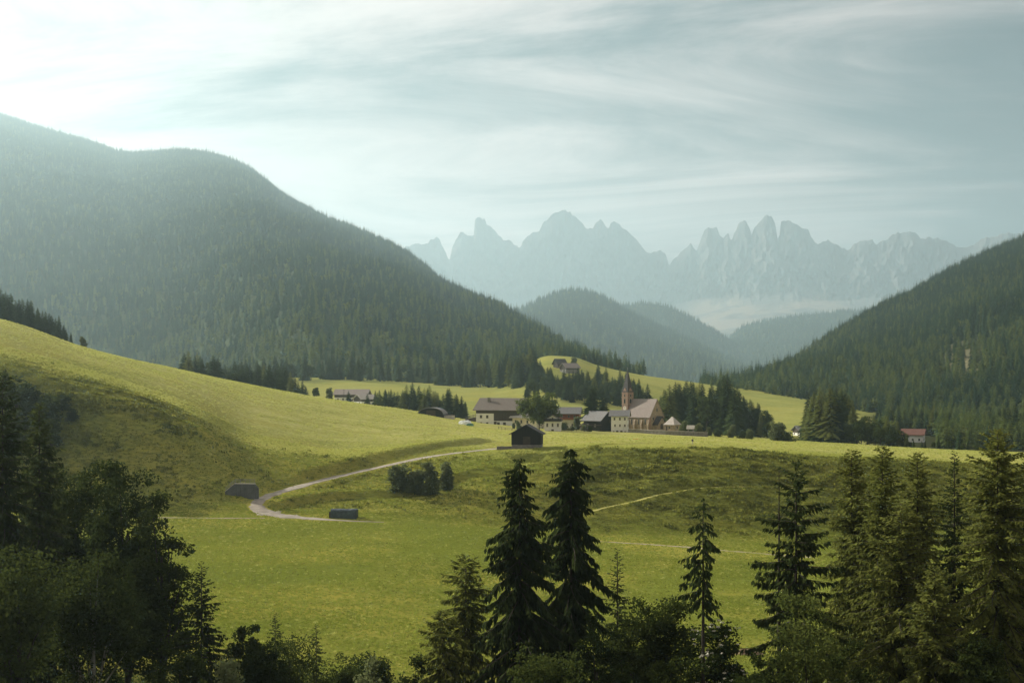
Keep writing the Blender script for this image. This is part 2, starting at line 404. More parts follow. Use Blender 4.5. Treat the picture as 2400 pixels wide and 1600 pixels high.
step([(1040, 1150), (1060, 1130), (1085, 1117), (1130, 1109), (1190, 1109), (1250, 1117), (1310, 1123), (1360, 1118), (1400, 1100), (1412, 1085)], 1.6, 1.1, 5)
step([(1405, 1075), (1402, 1060), (1415, 1043), (1470, 1041), (1560, 1040)], 0.5, 1.0, 4)
step([(1180, 1068), (1225, 1064), (1270, 1062), (1310, 1060), (1345, 1050)], 0.3, 3.5, 20, 11.0)
step([(680, 1210), (760, 1213), (840, 1216), (930, 1222)], 0.45, 0.8, 3, 0.2)
step([(300, 971), (360, 974), (420, 977), (470, 985)], 0.9, 1.5, 4)
step([(750, 985), (790, 994), (860, 1004), (920, 1018), (980, 1022), (1060, 1017)], 0.35, 0.8, 3)
step([(395, 1163), (450, 1164), (520, 1165)], 0.7, 1.0, 3)
step([(1955, 1127), (2010, 1105), (2080, 1099), (2130, 1098)], 0.6, 1.0, 4)
LEDGE_PX = [(1385, 1199), (1430, 1188), (1500, 1172), (1560, 1156), (1620, 1146), (1700, 1141), (1800, 1140), (1900, 1143), (1990, 1147)]
ledge_P = line_px(LEDGE_PX, 60); ledge_z = ground0(ledge_P[:, 0], ledge_P[:, 1])
ledge_z = np.convolve(np.pad(ledge_z, 4, 'edge'), kk, 'valid')
TRACK_L = line_px([(250, 1212), (420, 1213), (520, 1214), (620, 1214)], 30)
TRACK_R = line_px([(1330, 1262), (1400, 1268), (1500, 1274), (1600, 1281), (1700, 1290), (1800, 1298), (1900, 1306)], 40)
BENCH.append((road_P, road_z, 2.3, 3.0))
BENCH.append((ledge_P, ledge_z, 0.9, 2.2))

# ------------------------------------------------------------------ ground materials
def grass_material():
    m, nt, out = new_mat('meadow_grass')
    geo = nt.nodes.new('ShaderNodeNewGeometry'); P = geo.outputs['Position']
    a = noise(nt, P, 0.018, 4, 0.55, 0.4)
    b = noise(nt, P, 0.11, 5, 0.6, 0.2, stretch=(0.6, 1.0, 1.0))
    c = noise(nt, P, 0.9, 6, 0.75, 0.0, stretch=(0.55, 1.0, 1.0))
    e = noise(nt, P, 4.5, 3, 0.7, 0.0, stretch=(1.0, 0.6, 1.0))
    col = mixc(nt, mapr(nt, a, 0.40, 0.60), (0.220, 0.255, 0.040), (0.395, 0.360, 0.065))
    col = mixc(nt, mapr(nt, b, 0.38, 0.72, 0, 0.65), col, (0.201, 0.238, 0.044))
    col = mixc(nt, mapr(nt, c, 0.46, 0.74, 0, 0.75), col, (0.145, 0.170, 0.037))
    col = mixc(nt, mapr(nt, c, 0.22, 0.44, 0.6, 0.0), col, (0.484, 0.425, 0.119))
    col = mixc(nt, mapr(nt, e, 0.35, 0.75, 0, 0.55), col, (0.128, 0.153, 0.031))
    at_ = nt.nodes.new('ShaderNodeAttribute'); at_.attribute_name = 'cover'
    sepc = nt.nodes.new('ShaderNodeSeparateColor'); nt.links.new(at_.outputs['Color'], sepc.inputs[0])
    # red: woodland floor, green: dry flowering hay, blue: rough bank grass
    col = mixc(nt, math_n(nt, 'MULTIPLY', sepc.outputs[1], mapr(nt, b, 0.3, 0.7, 0.45, 1.0)), col, mixc(nt, mapr(nt, c, 0.35, 0.65), (0.54, 0.51, 0.19), (0.38, 0.38, 0.105)))
    col = mixc(nt, math_n(nt, 'MULTIPLY', sepc.outputs[2], 0.75), col, mixc(nt, mapr(nt, c, 0.35, 0.65), (0.26, 0.27, 0.055), (0.095, 0.120, 0.030)))
    col = mixc(nt, sepc.outputs[0], col, mixc(nt, c, (0.030, 0.040, 0.016), (0.070, 0.070, 0.030)))
    # cow-trodden ribs along the slopes
    sn = nt.nodes.new('ShaderNodeSeparateXYZ'); nt.links.new(geo.outputs['True Normal'], sn.inputs[0])
    steep = mapr(nt, sn.outputs[2], 0.985, 0.90, 0.0, 1.0)
    rib = noise(nt, P, 0.55, 4, 0.6, 0.5, stretch=(0.28, 0.8, 1.9))
    hgt = math_n(nt, 'ADD', math_n(nt, 'MULTIPLY', math_n(nt, 'MULTIPLY', rib, steep), 1.15), math_n(nt, 'ADD', math_n(nt, 'MULTIPLY', c, 0.24), math_n(nt, 'MULTIPLY', e, 0.13)))
    bp = nt.nodes.new('ShaderNodeBump'); bp.inputs['Strength'].default_value = 1.0; bp.inputs['Distance'].default_value = 1.0
    nt.links.new(hgt, bp.inputs['Height'])
    d = nt.nodes.new('ShaderNodeBsdfDiffuse'); d.inputs['Roughness'].default_value = 0.6
    nt.links.new(col, d.inputs[0]); nt.links.new(bp.outputs[0], d.inputs['Normal'])
    nt.links.new(d.outputs[0], out.inputs[0])
    return m
M['grass'] = grass_material()
M['gravel'] = plain('pale_gravel', (0.27, 0.235, 0.185), 0.95, 0.35, 0.5, bump=0.3)
def track_material():
    m, nt, out = new_mat('worn_track')
    geo = nt.nodes.new('ShaderNodeNewGeometry'); P = geo.outputs['Position']
    n = noise(nt, P, 0.55, 6, 0.7, 0.3); n2 = noise(nt, P, 0.07, 3, 0.5)
    f = mapr(nt, math_n(nt, 'ADD', math_n(nt, 'MULTIPLY', n, 0.6), math_n(nt, 'MULTIPLY', n2, 0.4)), 0.42, 0.58)
    c = mixc(nt, f, (0.36, 0.31, 0.23), (0.24, 0.235, 0.085))
    d = nt.nodes.new('ShaderNodeBsdfDiffuse'); nt.links.new(c, d.inputs[0]); nt.links.new(d.outputs[0], out.inputs[0])
    return m
M['worn'] = track_material()
M['track'] = plain('dusty_grass_track', (0.30, 0.27, 0.13), 0.95, 0.3, 0.25, bump=0.3)
M['ledge'] = plain('trodden_grass', (0.30, 0.28, 0.07), 0.95, 0.3, 0.4, bump=0.3)
M['earth'] = plain('bare_earth', (0.26, 0.19, 0.12), 0.95, 0.3, 0.3, bump=0.3)

def forest_floor():
    m, nt, out = new_mat('forest_floor')
    geo = nt.nodes.new('ShaderNodeNewGeometry'); P = geo.outputs['Position']
    n = noise(nt, P, 0.02, 6, 0.6); n2 = noise(nt, P, 0.12, 4, 0.7)
    c = mixc(nt, mapr(nt, n, 0.35, 0.65), (0.030, 0.045, 0.020), (0.055, 0.065, 0.030))
    at_ = nt.nodes.new('ShaderNodeAttribute'); at_.attribute_name = 'cover'
    s = nt.nodes.new('ShaderNodeSeparateColor'); nt.links.new(at_.outputs['Color'], s.inputs[0])
    c = mixc(nt, math_n(nt, 'MULTIPLY', s.outputs[0], mapr(nt, n2, 0.35, 0.6, 0.35, 1.0)), c, mixc(nt, n2, (0.28, 0.23, 0.16), (0.13, 0.135, 0.05)))
    d = nt.nodes.new('ShaderNodeBsdfDiffuse'); nt.links.new(c, d.inputs[0]); nt.links.new(d.outputs[0], out.inputs[0])
    return m
M['forest_floor'] = forest_floor()
def rock_material():
    m, nt, out = new_mat('dolomite_rock')
    geo = nt.nodes.new('ShaderNodeNewGeometry'); P = geo.outputs['Position']
    v = noise(nt, P, 0.006, 9, 0.66, 0.8, stretch=(1.0, 1.0, 0.6))
    h = noise(nt, P, 0.006, 6, 0.6, 0.2, stretch=(0.5, 0.5, 2.2))
    c = mixc(nt, mapr(nt, v, 0.3, 0.7), (0.10, 0.097, 0.095), (0.17, 0.16, 0.15))
    c = mixc(nt, mapr(nt, h, 0.45, 0.7, 0, 0.4), c, (0.16, 0.155, 0.14))
    at_ = nt.nodes.new('ShaderNodeAttribute'); at_.attribute_name = 'cover'
    s = nt.nodes.new('ShaderNodeSeparateColor'); nt.links.new(at_.outputs['Color'], s.inputs[0])
    k = noise(nt, P, 0.0022, 8, 0.62, 0.8)
    scree = math_n(nt, 'MULTIPLY', s.outputs[0], mapr(nt, k, 0.43, 0.54), True)
    c = mixc(nt, s.outputs[1], c, mixc(nt, mapr(nt, k, 0.4, 0.6), (0.045, 0.060, 0.030), (0.10, 0.10, 0.055)))
    c = mixc(nt, scree, c, (0.27, 0.215, 0.17))
    bp = nt.nodes.new('ShaderNodeBump'); bp.inputs['Strength'].default_value = 0.7; bp.inputs['Distance'].default_value = 35.0
    nt.links.new(v, bp.inputs['Height'])
    d = nt.nodes.new('ShaderNodeBsdfDiffuse'); nt.links.new(c, d.inputs[0]); nt.links.new(bp.outputs[0], d.inputs['Normal'])
    nt.links.new(d.outputs[0], out.inputs[0])
    return m
M['rock'] = rock_material()
def set_cover(me, rgb):
    a = me.color_attributes.new('cover', 'FLOAT_COLOR', 'POINT')
    a.data.foreach_set('color', np.column_stack([rgb, np.ones(len(rgb))]).astype(np.float32).ravel())

# ------------------------------------------------------------------ ground sheet
cols = np.concatenate([np.arange(-1500, -150, 45), np.arange(-150, 2550, 6.5), np.arange(2550, 3901, 45)])
rows = np.concatenate([np.geomspace(1.2, 168, 50), np.geomspace(170, 655, 290), np.geomspace(662, 1650, 80), np.geomspace(1720, 2690, 8)])
UU, YY = np.meshgrid(cols, rows)
XX = (UU - 1200) / FPX * YY
ZZ = ground(XX, YY)
back = [(-3.0, 12.0, 38.8), (-25.0, 60.0, 46.0), (-120.0, 200.0, 80.0), (-280.0, 420.0, 130.0)]
bx = (cols - 1200) / 2700 * 2
XX = np.vstack([np.array([bx * w for _, w, _ in back[::-1]]), XX]); YY = np.vstack([np.array([np.full(len(cols), y) for y, _, _ in back[::-1]]), YY])
ZZ = np.vstack([np.array([np.full(len(cols), z) for _, _, z in back[::-1]]), ZZ])
nr, nc = XX.shape
idx = np.arange(nr * nc).reshape(nr, nc)
quads = np.stack([idx[:-1, :-1], idx[:-1, 1:], idx[1:, 1:], idx[1:, :-1]], -1).reshape(-1, 4)
me = mesh_np('terrain', np.stack([XX, YY, ZZ], -1).reshape(-1, 3), quads, [M['grass']], smooth=True)
xf, yf = XX.ravel(), YY.ravel(); uf = 1200 + FPX * xf / np.maximum(yf, 1.2)
wood = np.clip((172 - yf + 10 * fbm(xf / 14, yf / 14, 3)) / 12, 0, 1)
wood = np.maximum(wood, np.clip((yf - 1180) / 60, 0, 1) * np.clip((1240 - uf) / 40, 0, 1))
hay = np.clip((yf - 385) / 60, 0, 1) * np.clip((1000 - yf) / 300, 0.55, 1)
rough = np.clip((yf - 345) / 10, 0, 1) * np.clip((402 - yf) / 10, 0, 1) * np.clip((uf - 1250) / 150, 0, 1) * 0.8
rough = np.maximum(rough, np.clip((yf - 350) / 12, 0, 1) * np.clip((398 - yf) / 12, 0, 1) * np.clip((420 - uf) / 260, 0, 1))
wood = np.maximum(wood, np.clip((yf - 600) / 40, 0, 1) * np.clip((uf - 2000) / 60, 0, 1) * np.clip((1150 - yf) / 100, 0, 1))
set_cover(me, np.column_stack([wood, hay, rough]))
tag(link('terrain', me), 'grassy valley floor, hillside and wooded slope in front', 'terrain', kind='structure')

def ribbon(name, P, w, mat, label, cat='path', lift=0.05, z=None, n=5, parent=None):
    d = np.gradient(P, axis=0); d /= np.linalg.norm(d, axis=1)[:, None]; nrm = np.column_stack([-d[:, 1], d[:, 0]])
    wv = np.broadcast_to(np.asarray(w, float), (len(P),))
    wob = 1 + 0.5 * fbm(np.arange(len(P)) * 0.45, np.zeros(len(P)), 3, 0.7) * 2
    V = []
    for k in range(n):
        s = (k / (n - 1) - 0.5)
        q = P + nrm * (wv * wob * s)[:, None]
        zz = ground(q[:, 0], q[:, 1]) + lift
        if z is not None: zz = np.maximum(zz, z + lift * 0.5)
        V.append(np.column_stack([q, zz]))
    for s, k in ((-0.56, 0), (0.56, n - 1)):
        q = P + nrm * (wv * wob * s)[:, None]
        V.append(np.column_stack([q, ground(q[:, 0], q[:, 1]) - 0.12]))
    V = np.stack([V[n]] + V[:n] + [V[n + 1]], 1)
    m_, k_ = V.shape[:2]; ix = np.arange(m_ * k_).reshape(m_, k_)
    q = np.stack([ix[:-1, :-1], ix[1:, :-1], ix[1:, 1:], ix[:-1, 1:]], -1).reshape(-1, 4)
    return tag(link(name, mesh_np(name, V.reshape(-1, 3), q, [mat], smooth=True), parent), label, cat, kind='structure')
t_ = np.linspace(0, 1, len(road_P))
road_w = 3.3 + 3.2 * np.exp(-((t_ - 0.80) / 0.085) ** 2) - 2.9 * np.clip((t_ - 0.88) / 0.12, 0, 1)
ribbon('road', road_P, road_w, M['gravel'], 'pale gravel road curving up the slope to the dark barn', 'road', 0.07, road_z, 7)
ribbon('farm_track', TRACK_L, 0.9, M['worn'], 'thin pale track leaving the road bend towards the big leafy trees', 'track', 0.06)
ribbon('farm_track', TRACK_R, 1.3, M['worn'], 'straight pale track along the foot of the ribbed grass bank', 'track', 0.06)
ribbon('footpath', ledge_P, 1.5, M['ledge'], 'light grassy path climbing across the ribbed bank', 'path', 0.05, ledge_z)

# ------------------------------------------------------------------ mountains
def ridge(name, crest, cY, base, back_drop, nu, nt, amp, nscale, mat, label, cover=None, gam=1.0, back_n=5, seed=0, flute=0.0, crest_fine=0.0, usmooth=True):
    """a mountainside from its foot to its crest and down behind; crest: (column,row), cY/base: distances and foot heights by column"""
    us = np.linspace(crest[0][0], crest[-1][0], nu)
    if usmooth: cp = pchip1([c[0] for c in crest], [c[1] for c in crest], us)
    else: cp = np.interp(us, [c[0] for c in crest], [c[1] for c in crest])
    if usmooth: cp = np.convolve(np.pad(cp, 3, 'edge'), np.hanning(9)[1:-1] / np.hanning(9).sum(), 'valid')
    cp = cp + crest_fine * fbm(us / 6.0 + seed, np.zeros(nu), 3)
    Yc = pchip1([c[0] for c in cY], [c[1] for c in cY], us)
    Yb = pchip1([c[0] for c in base], [c[1] for c in base], us); zb = pchip1([c[0] for c in base], [c[2] for c in base], us)
    zc = CZ + (HZ - cp) / FPX * Yc
    tt = np.concatenate([np.linspace(0, 1, nt), 1 + np.linspace(0.03, 0.18, back_n)])
    Yg = Yb[None] + (Yc - Yb)[None] * tt[:, None]
    if flute:      # a long scree apron, then walls that stand up within a few hundred metres
        ty = np.where(tt < 0.55, tt / 0.55 * 0.86, np.where(tt <= 1, 0.86 + (tt - 0.55) / 0.45 * 0.14, tt))
        Yg = Yb[None] + (Yc - Yb)[None] * ty[:, None]
    front = np.minimum(tt, 1)[:, None]
    g = front ** gam if not callable(gam) else gam(front)
    if flute:      # towers stand out of a common wall: below them the face follows a smoothed crest
        kw = 121; ker = np.hanning(kw); ker /= ker.sum()
        zs = np.convolve(np.pad(zc, kw // 2, 'edge'), ker, 'valid')
        wt_ = np.clip((front - 0.70) / 0.30, 0, 1) ** 1.6
        zg = zb[None] + (zs - zb)[None] * g * (1 - wt_) * 0.93 + (zc - zb)[None] * g * wt_ + (zs - zb)[None] * 0.0
        zg = np.minimum(zg, zc[None] - (1 - front) * 40 + 0 * zg)
    else: zg = zb[None] + (zc - zb)[None] * g
    over = np.maximum(tt - 1, 0)[:, None]
    zg = zg - back_drop * over * 4
    Xg = (us[None] - 1200) / FPX * Yg
    w = np.sin(np.pi * np.clip(front, 0, 1)) ** 0.7
    zg = zg + amp * w * fbm(Xg / nscale + seed, Yg / nscale, 4) * 2 * (tt[:, None] <= 1)
    if flute:
        f = fbm(us[None] / 30.0 + seed * 3 + zg / 420.0, zg / 260.0, 5, 0.62) + 0.6 * fbm(us[None] / 9.0 - zg / 190.0, zg / 90.0 + 9, 4, 0.65)
        Yg = Yg + flute * f * w * (tt[:, None] <= 1) * np.clip((front - 0.42) / 0.22, 0.12, 1)
        Xg = (us[None] - 1200) / FPX * Yg; 
    V = np.stack([Xg, Yg, zg], -1)
    n0, n1 = Xg.shape; ix = np.arange(n0 * n1).reshape(n0, n1)
    q = np.stack([ix[:-1, :-1], ix[:-1, 1:], ix[1:, 1:], ix[1:, :-1]], -1).reshape(-1, 4)
    me = mesh_np(name, V.reshape(-1, 3), q, [mat], smooth=True)
    cov = cover(us[None] + 0 * Xg, tt[:, None] + 0 * Xg, V) if cover else np.zeros((n0, n1, 3))
    set_cover(me, cov.reshape(-1, 3))
    o = tag(link(name, me), label, 'mountain', kind='structure')
    return o, V, us, tt, cov
K = 2400 / 2352
def disp(*pts): return [(x * K, y * K) for x, y in pts]
# left forested mountain
LC = [(-1500, 150), (-700, 190)] + disp((-150, 235), (0, 272), (100, 304), (200, 332), (300, 361), (345, 359), (400, 353), (470, 360), (540, 380), (600, 416), (650, 458), (700, 486), (750, 512), (800, 528), (850, 551), (900, 571), (960, 610), (1010, 650), (1060, 678), (1120, 702), (1180, 732), (1230, 758), (1290, 795), (1340, 818), (1400, 840), (1480, 862))
left_m, LV, lus, ltt, lcov = ridge('mountain', LC, [(-1500, 8600), (0, 8200), (400, 7600), (700, 6400), (900, 5000), (1100, 3500), (1250, 2400), (1370, 1750), (1510, 1500)],
    [(-1500, 2400, 90), (0, 2300, 70), (420, 2000, 55), (640, 1400, 44), (760, 1200, 42), (1000, 1190, 40), (1200, 1195, 48), (1320, 1240, 58), (1510, 1330, 40)], 600, 300, 90, 30, 260, M['forest_floor'],
    'steep forested mountainside rising beyond the grassy hill', gam=0.92, seed=3.3)
RC = [(1640, 960)] + disp((1690, 912), (1720, 898), (1760, 878), (1800, 853), (1850, 819), (1900, 789), (1960, 754), (2020, 721), (2080, 691), (2130, 664), (2180, 634), (2230, 609), (2290, 583), (2352, 558)) + [(2600, 450), (3000, 300), (3900, 120)]
def right_cover(u, t, V):
    row = HZ - FPX * (V[..., 2] - CZ) / V[..., 1]
    c = np.exp(-((u - 2248) / 52) ** 2 - ((row - 858) / 48) ** 2) * 1.5 + 0.6 * np.exp(-((u - 2300) / 40) ** 2 - ((row - 800) / 22) ** 2)
    c = c + 0.8 * np.exp(-((u - 1905) / 45) ** 2 - ((row - 838) / 16) ** 2)
    c = np.clip(c + 0.6 * fbm(V[..., 0] / 40, V[..., 1] / 60, 3), 0, 1) * (c > 0.25)
    return np.stack([c, 0 * c, 0 * c], -1)
right_m, RV, rus, rtt, rcov = ridge('mountain', RC, [(1640, 1700), (1800, 1900), (2100, 2400), (2400, 2800), (3000, 3200), (3900, 3500)],
    [(1640, 1190, 25), (1800, 1180, 22), (2100, 1080, 12), (2400, 1000, 8), (3900, 1000, 10)], 300, 240, 50, 18, 150, M['forest_floor'],
    'dark forested mountainside falling from the upper corner to the valley', right_cover, gam=0.95, seed=8.1)
HA = [(1080, 800)] + disp((1130, 745), (1190, 715), (1240, 692), (1280, 675), (1320, 670), (1360, 675), (1400, 693), (1440, 717), (1500, 747), (1560, 772), (1620, 802), (1680, 832), (1760, 864), (1850, 900))
hill_a, AV, aus, att, _ = ridge('hill', HA, [(1080, 7200), (1890, 7000)], [(1080, 4200, 60), (1890, 3900, 20)], 300, 110, 34, 30, 260, M['forest_floor'],
    'rounded wooded hill in the haze behind the church valley', seed=1.7)
HB = [(1380, 760)] + disp((1400, 716), (1440, 701), (1500, 698), (1540, 708), (1600, 738), (1660, 773), (1700, 800), (1790, 850), (1900, 880))
hill_b, BV, bus, btt, _ = ridge('hill', HB, [(1380, 9000), (1940, 8600)], [(1380, 7000, 90), (1940, 6600, 60)], 300, 80, 26, 30, 260, M['forest_floor'],
    'smaller wooded hill half hidden behind the rounded one', seed=5.2)
HC = disp((1600, 860), (1660, 800), (1700, 752), (1760, 738), (1850, 724), (1950, 716), (2010, 716), (2100, 700), (2250, 690), (2400, 680)) + [(2700, 640)]
hill_c, CV, cus, ctt, _ = ridge('hill', HC, [(1600, 10000), (2700, 8600)], [(1600, 7200, 70), (2700, 5800, 60)], 300, 120, 30, 40, 300, M['forest_floor'],
    'hazy wooded valley side below the pale scree', seed=6.4)
# the rock ridge
za = [(190,395),(230,383),(270,390),(320,385),(340,350),(385,335),(410,350),(440,420),(470,490),(485,490),(500,410),(530,350),(560,300),(590,302),(620,322),(660,330),(668,200),(700,185),(740,195),(755,240),(800,275),(850,320),(880,352),(920,360),(990,405),(1005,400),(1020,350),(1060,320),(1100,290),(1135,295),(1170,230),(1230,170),(1290,135),(1340,132),(1400,175),(1450,230),(1490,275),(1535,270),(1560,215),(1590,203),(1625,240),(1650,275),(1670,225),(1690,212),(1730,240),(1760,275),(1800,295),(1850,350),(1900,410),(1945,450),(2000,445),(2035,425),(2075,460),(2095,540)]
zb_ = [(0,400),(55,350),(95,410),(120,340),(150,260),(190,245),(235,245),(255,300),(280,310),(315,285),(330,325),(345,315),(385,215),(430,200),(460,250),(475,300),(490,260),(540,190),(580,158),(610,165),(640,230),(655,325),(670,290),(675,205),(720,197),(780,220),(820,255),(870,258),(885,310),(930,370),(1000,325),(1050,365),(1140,400),(1180,355),(1230,335),(1310,333),(1335,360),(1410,320),(1470,280),(1600,280),(1640,325),(1690,315),(1760,322),(1810,335),(1880,375),(1950,390),(2090,315),(2180,300),(2240,280),(2352,285)]
OC = [(300, 640), (600, 600), (820, 570), (930, 585)] + [(900 + x / 3.136, 450 + y / 3.136) for x, y in za] + [(1600 + x / 2.94, 450 + y / 2.94) for x, y in zb_] + [(2500, 540), (2800, 500), (3200, 520)]
def rock_profile(t):   # scree apron, then walls
    return np.where(t < 0.55, 0.50 * (t / 0.55) ** 1.4, 0.50 + 0.50 * ((np.clip(t, 0.55, 1) - 0.55) / 0.45) ** 0.9)
def rock_cover(u, t, V):
    row = HZ - FPX * (V[..., 2] - CZ) / V[..., 1]
    s = np.clip((t - 0.16) / 0.1, 0, 1) * np.clip((0.56 + 0.10 * np.sin(u / 37.0) - t) / 0.1, 0, 1) * np.clip((u - 1500) / 150, 0.0, 1)
    g = np.clip((0.26 - t) / 0.1, 0, 1)
    return np.stack([s, g, 0 * s], -1)
rock_m, OV, ous, ott, _ = ridge('mountain', OC, [(300, 16000), (1300, 16500), (2000, 15000), (3200, 13000)], [(300, 12000, 250), (1300, 12300, 300), (2000, 11000, 320), (3200, 10000, 320)],
    1800, 1450, 110, 60, 700, M['rock'], 'jagged pale rock peaks with scree fans fading in haze', rock_cover, gam=rock_profile, seed=4.4, flute=420, crest_fine=9.0, usmooth=False)

# ------------------------------------------------------------------ tree shapes for the distance
def kite_tree(H, Rb, n, seed, t0=0.06, droop=0.45, wide=0.55, power=0.85, ragged=0.45):
    r = np.random.default_rng(seed)
    t = t0 + (1 - t0) * (np.arange(n) + r.random(n)) / n
    az = np.arange(n) * 2.39996 + r.normal(0, 0.4, n)
    L = Rb * ((1 - t) ** power) * (1 - ragged / 2 + ragged * r.random(n)) + 0.12
    z = H * t
    w = L * wide * (0.8 + 0.4 * r.random(n)) + 0.05
    dr = L * droop * (0.6 + 0.8 * r.random(n)) * np.clip(1.6 - 1.3 * t, 0.15, 1.3)
    ca, sa = np.cos(az), np.sin(az)
    def P(rad, side, dz): return np.stack([ca * rad - sa * side, sa * rad + ca * side, z + dz], -1)
    V = np.stack([P(0 * L, 0, 0.05 * L), P(0.55 * L, -w / 2, -0.55 * dr - 0.16 * w), P(L, 0, -dr), P(0.55 * L, w / 2, -0.55 * dr - 0.16 * w), P(0.55 * L, 0, -0.35 * dr + 0.10 * w)], 1).reshape(-1, 3)
    b = np.arange(n)[:, None] * 5
    F = np.concatenate([b + [[0, 1, 4]], b + [[1, 2, 4]], b + [[2, 3, 4]], b + [[3, 0, 4]]], 0)
    # leader
    V = np.vstack([V, [(0.10, 0, H * 0.9), (-0.05, 0.09, H * 0.9), (-0.05, -0.09, H * 0.9), (0, 0, H)]]); k = len(V) - 4
    F = np.vstack([F, [[k, k+1, k+3], [k+1, k+2, k+3], [k+2, k, k+3]]])
    return V, F
def leaf_cloud(centers, radii, per, size, seed, flat=0.8):
    """leaf-sized kites through the volume of a set of clumps"""
    r = np.random.default_rng(seed)
    C = np.repeat(np.asarray(centers, float), per, 0); RR = np.repeat(np.asarray(radii, float), per)
    d = r.normal(size=(len(C), 3)); d /= np.linalg.norm(d, axis=1)[:, None]
    p = C + d * (RR * r.random(len(C)) ** 0.45)[:, None] * [1, 1, flat]
    a = r.normal(size=(len(C), 3)) + d * 0.5 + [0, 0, 0.3]; a /= np.linalg.norm(a, axis=1)[:, None]
    b = np.cross(a, r.normal(size=(len(C), 3))); b /= np.linalg.norm(b, axis=1)[:, None] + 1e-9
    s = size * (0.6 + 0.8 * r.random(len(C)))[:, None]
    c = np.cross(a, b)
    V = np.stack([p - b * s * 0.6, p + c * s * 0.36, p + b * s * 0.6, p - c * s * 0.36], 1).reshape(-1, 3)
    F = np.arange(len(V)).reshape(-1, 4)
    return V, F
def crown_clumps(H, Rc, z0, n, seed, cr=0.3, lobes=5, top=1.0):
    r = np.random.default_rng(seed)
    cen, rad = [], []
    lob = [(0, 0, z0 + (H - z0) * 0.55, 1.0)] + [(Rc * 0.45 * math.cos(a), Rc * 0.45 * math.sin(a), z0 + (H - z0) * (0.35 + 0.35 * r.random()), 0.62 + 0.2 * r.random()) for a in r.random(lobes) * 6.28]
    for i in range(n):
        x, y, z, k = lob[i % len(lob)]
        d = r.normal(size=3); d /= np.linalg.norm(d)
        q = r.random() ** 0.33
        cen.append((x + d[0] * Rc * k * 0.62 * q, y + d[1] * Rc * k * 0.62 * q, max(z0 * 0.8, min(H - cr * Rc * 0.6, z + d[2] * (H - z0) * 0.5 * k * q))))
        rad.append(cr * Rc * (0.7 + 0.6 * r.random()))
    return cen, rad
def trunk_np(H, r0, r1=0.03, n=6, bend=0.0, seed=0):
    r = np.random.default_rng(seed); k = 6
    t = np.linspace(0, 1, k); a = np.arange(n) * 2 * np.pi / n
    bx, by = r.normal(0, bend, 2)
    cx = bx * np.sin(t * 2.5) * H; cyy = by * np.sin(t * 2.1) * H
    rad = r0 + (r1 - r0) * t ** 0.85
    V = np.stack([cx[:, None] + rad[:, None] * np.cos(a), cyy[:, None] + rad[:, None] * np.sin(a), (t * H - 0.4 * (t == 0))[:, None] + 0 * a], -1).reshape(-1, 3)
    F = [(i * n + j, i * n + (j + 1) % n, (i + 1) * n + (j + 1) % n, (i + 1) * n + j) for i in range(k - 1) for j in range(n)]
    return V, np.array(F)

